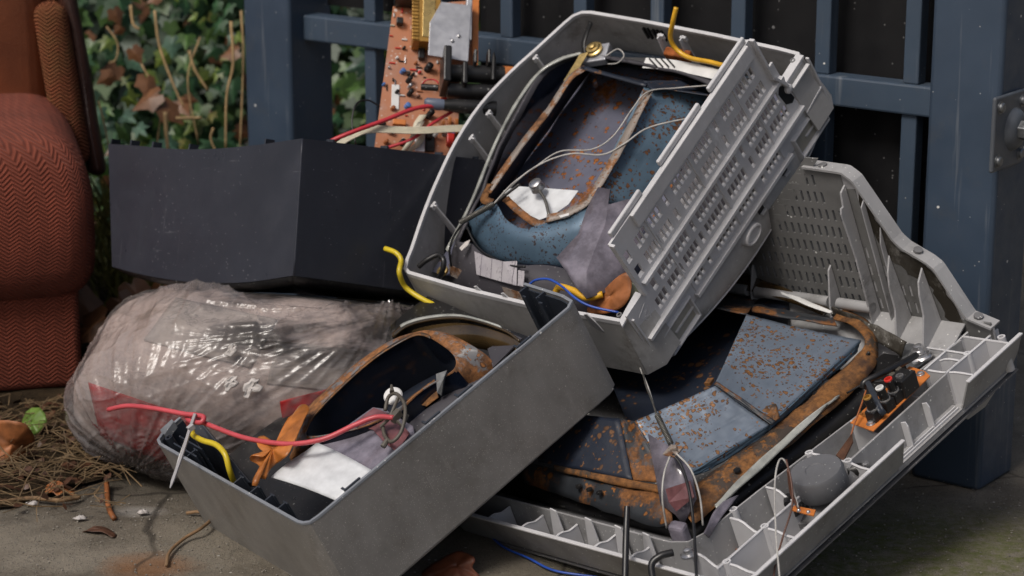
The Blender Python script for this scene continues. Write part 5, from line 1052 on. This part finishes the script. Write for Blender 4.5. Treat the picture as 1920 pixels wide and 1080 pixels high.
# ================================================================== FRONT TELEVISION (speckled dark grey cabinet)
FT = Fr((-.2292, 2.3773, .1174), ((.7214, .5052, .4737), (-.5768, .8169, .0072), (-.3833, -.2785, .8806)))
ft = thing('broken_television', 'speckled dark grey television cabinet tipped up with rusty ring and white sheet inside', 'television', FT)
f = lambda px, py, z=0: FT.hit(px, py, z)
D = .138
rimf = [(.424, .105), (.427, .03), (.424, .008), (.412, .001)] + [(.02, 0), (.007, .002), (.001, .010), (-.001, .02)] + [(-.004, .2), (-.006, .350), (-.002, .362), (.012, .370), (.040, .372)]
rimf = [(x, y) for x, y in rimf]
fine = []
for i, (a, c) in enumerate(zip(rimf, rimf[1:])):
    n__ = 12 if abs(a[0]-c[0])+abs(a[1]-c[1]) > .1 else 2
    fine += [(a[0]+(c[0]-a[0])*k_/n__, a[1]+(c[1]-a[1])*k_/n__) for k_ in range(n__)]
fine.append(rimf[-1]); fine = fine[::-1]
b = MB(); b.wall(fine, 0, -D+.006, .002, .0035); b.build('cabinet_wall', M['front'], ft, smooth=35)
b = MB(); b.wall(fine, .0008, -.0025, .0005, .0040); b.build('rim_lip', M['frontlip'], ft, smooth=35, bevel=.0006)
# bottom: chamfer and base plate
bp = [V((x, y, 0)) for x, y in [(.427, .365), (.427, .002), (.004, -.002), (-.004, .006), (-.007, .365)]]
cb = V((.21, .18, 0)); 
b = MB(); rb = resample(bp, 60, True); b.loft([[p+V((0, 0, -D+.0065)) for p in rb], [p.lerp(cb, .03)+V((0, 0, -D)) for p in rb], [p.lerp(cb, .97)+V((0, 0, -D)) for p in rb]], closed=True); b.build('base', M['front'], ft, smooth=35, solid=.002)
# inner liner and slate fins at the left wall and corner
b = MB(); b.wall([(x+.0, y) for x, y in fine], -.0045, -D+.012, 0, .0048); b.v = [v+V(((.0008 if v.x < .2 else -.0008), .0008, 0)) for v in b.v]; b.build('inner_liner', M['slate'], ft, smooth=35)
for px, py, hh in ((352, 852, .05), (445, 898, .05), (470, 920, .05), (498, 935, .045), (522, 950, .04)):
    p = f(px, py, -.002); b = MB(); y_ = p.y
    b.box((.002, y_-.0011, -.09), (.016, y_+.0011, -.003)); b.box((.014, y_-.005, -.09), (.016, y_+.005, -.003)); b.build('fin', M['slate'], ft, bevel=.0005)
for (x0, y0, sz) in ((.006, .335, .03), (.018, .34, .035), (.030, .325, .03)): b = MB(); b.box((x0, y0-.06, -.12), (x0+.0022, y0, -.002)); b.build('fin', M['slate'], ft, bevel=.0005)
b = MB(); b.prism([f(300, 806, .004), f(322, 786, .012), f(326, 790, .012), f(308, 815, .0)], V((0, 0, -.01))); b.build('fin', M['frontlip'], ft)
b = MB(); b.lathe(V((.010, .352, -.03)), (0, 0, 1), [(.006, 0), (.005, .029), (.003, .029), (.003, .02)], 14); b.build('screw_boss', M['slate'], ft, smooth=40)
b = MB(); b.prism(FT.hits([(352, 796, .004), (375, 790, .004), (470, 905, -.06), (440, 905, -.06)]), V((.003, 0, -.01))); b.build('loose_panel', M['slate'], ft, bevel=.0008)
for y_ in (.062, .096): b = MB(); b.box((.408, y_, -.10), (.425, y_+.0025, .0005)); b.box((.408, y_-.006, -.10), (.4103, y_+.0005, -.006)); b.build('fin', M['slate'], ft, bevel=.0005)
for px, py in ((790, 775), (975, 640), (652, 905), (862, 730)): p = f(px, py, .0); b = MB(); b.box((p.x-.012, .0035, -.006), (p.x+.012, .006, .003)); b.box((p.x-.012, .006, .001), (p.x-.009, .012, .003)); b.build('rim_clip', M['slate'], ft, bevel=.0005)
# inner floor
b = MB(); b.loft([[V((x, y, -.085+.01*noise.noise(V((x*9, y*9, 0))))) for x in [.01+.04*i for i in range(11)]] for y in [.005+.045*i for i in range(9)]]); b.build('inner_tray', M['black'], ft, smooth=180)
# dark glass funnel body under the sheet
b = MB(); cg = f(690, 845, -.05); rws_ = []
for j in range(13):
    u = j/12; rws_.append([V((.02+.36*i/20, .004+.056*u, -.060+.050*math.sin(math.pi*(.12+.76*i/20))*math.sin(math.pi*(.15+.6*u))+.001*noise.noise(V((i, j, 0))))) for i in range(21)])
b.loft(rws_); b.build('dark_glass', M['dag'], ft, smooth=180, solid=.003)
b = MB(); b.lathe(f(815, 790, -.035), (.1, -.1, 1), [(.042, -.02), (.041, -.004), (.034, .010), (.02, .018), (.004, .020)], 36); b.build('dark_dome', M['navy'], ft, smooth=60)
# rusty shield ring
op = FT.hits([(573, 812, .012), (590, 780, .014), (640, 728, .018), (700, 675, .02), (755, 640, .022), (790, 628, .022), (825, 645, .02), (852, 668, .018), (853, 690, .016), (830, 708, .012), (795, 728, .010), (740, 770, .008), (680, 800, .008), (610, 816, .010), (582, 818, .011)])
op = resample(spline(op, 6, True), 120, True)
ou = FT.hits([(553, 835, -.015), (566, 780, .0), (622, 722, .008), (690, 666, .012), (755, 630, .014), (825, 622, .018), (895, 655, .008), (924, 685, -.015), (905, 730, -.03), (850, 748, -.03), (800, 765, -.02), (750, 800, -.015), (680, 830, -.015), (590, 838, -.015), (545, 860, -.02)])
ou = [V((p.x, max(.007, p.y), p.z)) for p in resample(spline(ou, 6, True), 120, True)]
b = MB(); b.loft([op, [p.lerp(q, .5)+V((0, 0, .004)) for p, q in zip(op, ou)], ou, [V((q.x, max(.008, q.y), q.z-.03)) for q in ou]], closed=True); b.build('rust_shield', M['rustgrey'], ft, smooth=60, solid=.0014)
b = MB(); b.loft([[p+V((0, 0, -.001)) for p in op], [p.lerp(V((.19, .12, p.z)), -.10)+V((0, .006, -.07)) for p in op]], closed=True); b.build('shield_inside', M['navy'], ft, smooth=180)
b = MB(); b.poly([p.lerp(V((.19, .12, p.z)), -.10)+V((0, .006, -.068)) for p in op]); b.build('shield_floor', M['darksteel'], ft)
b = MB(); b.ribbon([p+V((0, 0, .0016)) for p in op[:52]], V((.004, .005, 0))); b.build('rust_lip', M['rust'], ft, smooth=180, solid=.001)
b = MB(); b.poly(FT.hits([(760, 752, -.006), (800, 722, .0), (815, 712, .002), (822, 745, -.004), (800, 762, -.008)])); b.build('rust_plate', M['rust'], ft, solid=.001)
b = MB(); b.poly(FT.hits([(818, 705, .013), (838, 698, .014), (832, 715, .010), (828, 745, -.006), (820, 740, -.004)])); b.v = [v+V((0, -.003, .004)) for v in b.v]; b.build('bare_metal', M['zinc'], ft, solid=.001)
# broken glass arc behind the ring
A = spline(FT.hits([(738, 632, .004), (765, 612, .012), (810, 600, .016), (860, 597, .016), (905, 606, .014), (950, 622, .010), (975, 640, .004)]), 6); 
b = MB(); b.loft([A, [p+V((.004, .014, -.004)) for p in A], [p+V((.002, .020, -.05)) for p in A]]); b.build('glass_arc', M['brownglass'], ft, smooth=60, solid=.003)
b = MB(); b.ribbon([p+V((.002, .006, .0015)) for p in A[4:30]], V((.002, .006, 0))); b.build('glass_edge', M['glassedge'], ft, smooth=180, solid=.0016)
b = MB(); b.loft([[V((p.x, max(.008, p.y-.004), p.z-.006)) for p in A[6:]], [V((p.x-.01, max(.008, p.y-.03), p.z-.03)) for p in A[6:]]]); b.build('glass_inside', M['brownglass'], ft, smooth=180, solid=.002)
b = MB(); b.poly([V((p.x, max(.008, p.y), p.z)) for p in FT.hits([(915, 655, -.012), (965, 628, -.002), (980, 635, -.002), (925, 690, -.012)])]); b.build('slate_plate', M['dag'], ft, solid=.002)
# glass pane and white metal sheet
gp_ = FT.hits([(592, 842, -.004), (700, 765, .004), (722, 768, .004), (775, 800, -.006), (790, 835, -.012), (700, 885, -.012)])
gp_ = [V((p.x, max(.0065, p.y), p.z)) for p in gp_]; b = MB(); b.poly(gp_); b.build('glass_pane', M['shard'], ft, solid=.0025)
b = MB(); b.poly([p+V((0, 0, .002)) for p in FT.hits([(660, 800, .002), (702, 767, .005), (740, 782, .002), (770, 815, -.004), (745, 850, -.008), (720, 830, -.004), (700, 808, .0)])]); b.build('red_glass', M['redshard'], ft, solid=.0008)
wq = [V((p.x, max(.0065, p.y), p.z)) for p in FT.hits([(508, 895, .002), (594, 829, .004), (697, 881, -.006), (642, 944, -.010)])]; b = MB(); rows_ = []
for j in range(11): rows_.append([wq[0].lerp(wq[1], i/10).lerp(wq[3].lerp(wq[2], i/10), j/10)+V((0, 0, .0012*math.sin(i*.5)+.003*math.sin(math.pi*j/10))) for i in range(11)])
b.loft(rows_); b.build('white_metal_sheet', M['whitesheet'], ft, smooth=180, solid=.0012, label='loose white metal sheet inside the dark grey cabinet')
# anode clip on the glass
q = lambda px, py, z=.02: f(px, py, z)
b = MB(); b.tube(spline([q(722, 770, .012), q(728, 745, .02), q(742, 738, .024), q(756, 752, .024), q(760, 775, .02), (q(752, 810, .012)), q(735, 828, .008), q(722, 818, .006), q(718, 800, .008)], 6), .0022, 8); b.build('anode_clip', M['olive'], ft, smooth=180)
b = MB(); b.tube([q(714, 800, .01), q(730, 785, .016), q(748, 742, .024)], .002, 8); b.tube([q(745, 790, .016), q(755, 800, .012), q(764, 778, .016)], .0022, 8); b.tube([q(726, 825, .008), q(718, 838, .006)], [.0028, .0034], 8); b.tube([q(735, 735, .026), q(734, 722, .028)], [.003, .0014], 8); b.obox(q(742, 780, .018), (V((1, 0, .2)), V((0, 1, 0)), V((0, 0, 1))), (.007, .004, .004)); b.build('clip_arms', M['olive'], ft, smooth=40)
b = MB(); b.lathe(q(737, 742, .012), (-.2, -.5, 1), [(.010, -.003), (.0115, 0), (.010, .002), (.004, .003)], 22); b.build('white_disc', M['white'], ft, smooth=40)
lead = [q(203, 768, .05), q(240, 761, .055), q(290, 766, .055), q(345, 776, .05), q(366, 778, .048), q(382, 782, .046), q(376, 792, .044), q(356, 789, .043), (q(350, 780, .040)), q(362, 784, .038), q(400, 800, .036), q(455, 820, .032), q(510, 830, .03), q(555, 832, .028), q(610, 822, .026), q(665, 797, .024), q(705, 782, .022), q(738, 783, .02)]
b = MB(); b.tube(spline(lead, 8), .0031, 10); b.build('anode_lead', M['pinkwire'], ft, smooth=180, label='pink red lead looped over the cabinet corner')
b = MB(); b.ribbon(spline([q(366, 778, .050), q(352, 812, .03), q(335, 860, .004), q(318, 916, .0)], 5)[:14], V((.003, .0018, 0))); b.build('cable_tie', M['white'], ft, solid=.001)
tie = [q(366, 776, .052), q(356, 805, .044), q(342, 850, .034), q(319, 915, .018)]; b = MB(); b.tube(spline(tie, 5), [.0022]*15+[.0008], 6); b.obox(q(358, 802, .045), (V((1, 0, 0)), V((0, 1, 0)), V((0, 0, 1))), (.004, .003, .003)); b.build('cable_tie', simple('pale_tie', (.36, .35, .36), .4), ft, smooth=40)
b = MB(); b.tube(spline([q(360, 800, .03), q(362, 815, .03), q(380, 826, .028), q(405, 834, .025), q(422, 852, .02), q(430, 880, .005), q(440, 908, -.02)], 8), .0036, 9); b.build('yellow_wire', M['yellowwire'], ft, smooth=180)

# ================================================================== LOOSE THINGS
def wthing(name, pts, r_, m_, label, cat, smooth=8):
    q = spline(pts, 8); o_ = q[0].copy(); b = MB(); b.tube([p-o_ for p in q], r_, 9); o = b.build(name, M[m_], smooth=180); o.location = o_; return tag(o, label, cat)
cp = lambda px, py, z=.0: CT.m @ CT.hit(px, py, z)
cx_ = lambda px, py, x: CT.m @ CT.hit(px, py, x, 0)
wthing('yellow_wire', [cp(722, 466, .02), cp(742, 474, .018), cp(752, 488, .012), cx_(749, 512, -.024), cx_(762, 540, -.030), cx_(800, 565, -.033), cx_(835, 578, -.034), cx_(862, 592, -.035)], .0036, 'yellowwire', 'stiff yellow wire hanging over the outer corner of the topmost television', 'wire')
wthing('yellow_wire', [cp(1268, 14, .06), cp(1262, 40, .045), cp(1257, 70, .02), cp(1268, 92, .002), (cp(1292, 108, -.006)), cp(1330, 116, -.008), cp(1362, 124, -.008)], .0034, 'amberwire', 'amber yellow wire standing upright beside the brown foam block', 'wire')
wthing('yellow_wire', [cp(1042, 548, -.02), cp(1050, 538, -.012), cp(1075, 545, -.012), cp(1100, 558, -.015), cp(1130, 552, -.02)], .0045, 'amberwire', 'thick yellow wire bent under the blue wire near the dead leaf', 'wire')
wthing('blue_wire', [cp(992, 534, -.008), cp(1005, 525, -.002), cp(1030, 524, .002), cp(1055, 538, .002), cp(1080, 560, .0), cp(1110, 575, -.006), cp(1160, 586, -.016)], .0016, 'bluewire', 'thin blue wire arched inside the topmost television', 'wire')
wthing('blue_wire', [G(915, 1000, .004), G(945, 1026, .004), G(990, 1046, .004), G(1040, 1070, .004), G(1120, 1082, .004)], .0015, 'bluewire', 'thin blue wire lying on the concrete below the ribbed housing', 'wire')
def leaf(name, fr_pts, m_, label, curl=.0, vein=True, th=.0006):
    pts = [V(p) for p in fr_pts]; c = sum(pts, V())/len(pts); o_ = c.copy(); n__ = (pts[0]-c).cross(pts[len(pts)//3]-c).normalized(); R_ = max((p-c).length for p in pts)
    b = MB(); ring = resample(spline(pts, 4, True), 64, True); rings_ = [[c.lerp(p, u)+n__*(curl*((p-c).length*u/R_)**2*R_*(1+.9*noise.noise(p*60))+.0012*noise.noise(c.lerp(p, u)*130)) for p in ring] for u in (.02, .3, .6, .85, 1)]
    b.loft([[p-o_ for p in r__] for r__ in rings_], closed=True); o = b.build(name, M[m_], smooth=180, solid=th); o.location = o_; return tag(o, label, 'leaf')
fw = lambda px, py, z: FT.m @ FT.hit(px, py, z)
oak = [(470, 905), (475, 890), (490, 880), (480, 868), (468, 862), (470, 852), (490, 856), (500, 852), (484, 838), (480, 822), (492, 815), (510, 826), (524, 838), (530, 815), (536, 785), (552, 758), (572, 752), (576, 765), (566, 790), (556, 815), (545, 838), (535, 855), (520, 868), (505, 880), (498, 895), (486, 893), (480, 906)]
leaf('oak_leaf', [fw(px, py, .022+.0009*abs(px-515)*.3-.012*(py > 860)) for px, py in oak], 'oakleaf', 'orange brown lobed oak leaf standing beside the rusty ring', .12)
leaf('dead_leaf', [cp(px, py, z) for px, py, z in ((1095, 585, -.04), (1110, 560, -.03), (1130, 545, -.02), (1158, 518, -.004), (1176, 512, .0), (1182, 535, -.01), (1178, 560, -.02), (1160, 580, -.03), (1125, 590, -.04))], 'dryleaf', 'brown dead leaf caught inside the slotted television side', .1)
leaf('dead_leaf', [G(px, py, .012+z) for px, py, z in ((-30, 870, 0), (-15, 800, .05), (25, 792, .06), (55, 805, .05), (66, 832, .02), (45, 860, 0), (10, 872, 0))], 'dryleaf', 'large brown dead leaf on the straw beside the bag', .2)
leaf('dead_leaf', [G(px, py, .010+z) for px, py, z in ((80, 915, 0), (92, 905, .01), (105, 900, .01), (118, 906, .01), (124, 914, 0), (138, 920, 0), (136, 928, 0), (120, 922, .003), (108, 930, 0), (98, 922, .004), (86, 924, 0))], 'dryleaf', 'small pale brown lobed leaf lying on the soil edge', .15)
leaf('dead_leaf', [G(px, py, .004+z) for px, py, z in ((150, 988, 0), (175, 984, .004), (216, 990, 0), (214, 999, .004), (190, 996, .002), (165, 994, .002))], 'darkleaf', 'dark curled leaf lying flat on the bare concrete', .3)
leaf('green_leaf', [G(px, py, .02+z) for px, py, z in ((35, 800, 0), (45, 770, .02), (70, 762, .03), (82, 785, .02), (70, 810, .0), (50, 815, 0))], 'greenleaf', 'fading green leaf beside the large brown leaf', .2)
leaf('dead_leaf', [G(px, py, .004+z) for px, py, z in ((790, 1075, 0), (815, 1050, .01), (860, 1032, .02), (890, 1045, .02), (885, 1062, .01), (900, 1080, .0), (850, 1082, .0))], 'redleaf', 'rust red leaf on the concrete under the tipped cabinet', .2)
wthing('twig', [G(312, 1060, .004), G(318, 1035, .006), G(345, 1010, .006), G(378, 990, .012), G(395, 972, .01), G(375, 960, .008), G(350, 962, .004)], .0022, 'twig', 'thin curved twig on the concrete below the bag', 'twig')
wthing('twig', [G(200, 905, .008), G(202, 940, .006), G(206, 958, .005), G(214, 972, .004)], .0035, 'dryleaf', 'short orange stem lying against the bag base', 'twig')
wthing('twig', [G(0, 942, .01), G(60, 934, .008), G(110, 938, .008), G(150, 932, .007)], .003, 'twig', 'straight brown twig along the soil edge', 'twig')
for i, (px, py, s__, lb) in enumerate(((150, 973, .008, 'larger white fluff scrap on the bare concrete'), (60, 946, .008, 'white paper scrap beside the soil edge twig'), (268, 962, .008, 'flat pale scrap on the concrete near the bag'))):
    b = MB(); c = G(px, py, .003); rn = [[V((math.cos(a)*s__*u*(1+.6*noise.noise(V((a, i, 0)))), math.sin(a)*s__*.6*u*(1+.6*noise.noise(V((a, i, 5)))), .001+.004*(1-u)+.003*noise.noise(V((a*2, u*3, i))))) for a in [6.283*q_/14 for q_ in range(14)]] for u in (.05, .5, 1)]
    b.loft(rn, closed=True); o = b.build('paper_scrap', M['scrap'], smooth=40, solid=.0006); o.location = c; tag(o, lb, 'scrap')
# straw litter: uncountable
b = MB(); rs = random.Random(11)
for i in range(430):
    px, py = rs.uniform(-60, 270), rs.gauss(840, 55)
    if py < 745 or py > 950 or px > 300-(py-745)*.45: continue
    p = G(px, py, .012+abs(rs.gauss(0, .014))); a = rs.uniform(0, 6.28); L_ = rs.uniform(.02, .09); d = V((math.cos(a), math.sin(a)*.8, rs.gauss(0, .22)))*L_; bend = V((rs.gauss(0, .01), rs.gauss(0, .01), rs.gauss(.004, .006)))
    q = [p-d*.5, p+bend, p+d*.5]; q = [V((v_.x, v_.y, max(.009, v_.z))) for v_ in q]; b.tube(q, rs.uniform(.0004, .0009), 4)
o = b.build('straw_litter', M['straw'], kind='stuff'); o['label'] = 'loose dry straw and stalks on the soil'; o['category'] = 'straw'
b = MB()
for i in range(420):
    px, py = rs.uniform(-60, 260), rs.gauss(830, 60)
    if py < 745 or py > 950 or px > 300-(py-745)*.5: continue
    p = G(px, py, .010+abs(rs.gauss(0, .006))); n__ = V((rs.gauss(0, .5), rs.gauss(0, .5), 1)).normalized(); u_ = n__.orthogonal().normalized(); v__ = n__.cross(u_); s__ = rs.uniform(.004, .014); a0 = rs.uniform(0, 6.28)
    b.poly([p+(u_*math.cos(a0+k_*1.05)+v__*math.sin(a0+k_*1.05)*.7)*s__*rs.uniform(.5, 1.1) for k_ in range(6)])
o = b.build('leaf_litter', M['darkleaf'], kind='stuff'); o['label'] = 'small brown leaf fragments strewn over the soil'; o['category'] = 'leaf litter'
b = MB()
for i in range(800):
    if rs.random() < .5: p = G(rs.uniform(0, 560), rs.uniform(930, 1080), .001)
    else: p = G(rs.uniform(1420, 1920), rs.uniform(900, 1080), .001)
    s__ = rs.uniform(.0004, .0014); b.lathe(p, (rs.gauss(0, .3), rs.gauss(0, .3), 1), [(s__, 0), (s__*.9, s__*.7), (s__*.3, s__)], 6)
o = b.build('grit', simple('grit', (.22, .20, .17), .8, 0, .5, 90), kind='stuff'); o['label'] = 'fine grit and crumbs scattered over the concrete'; o['category'] = 'grit'
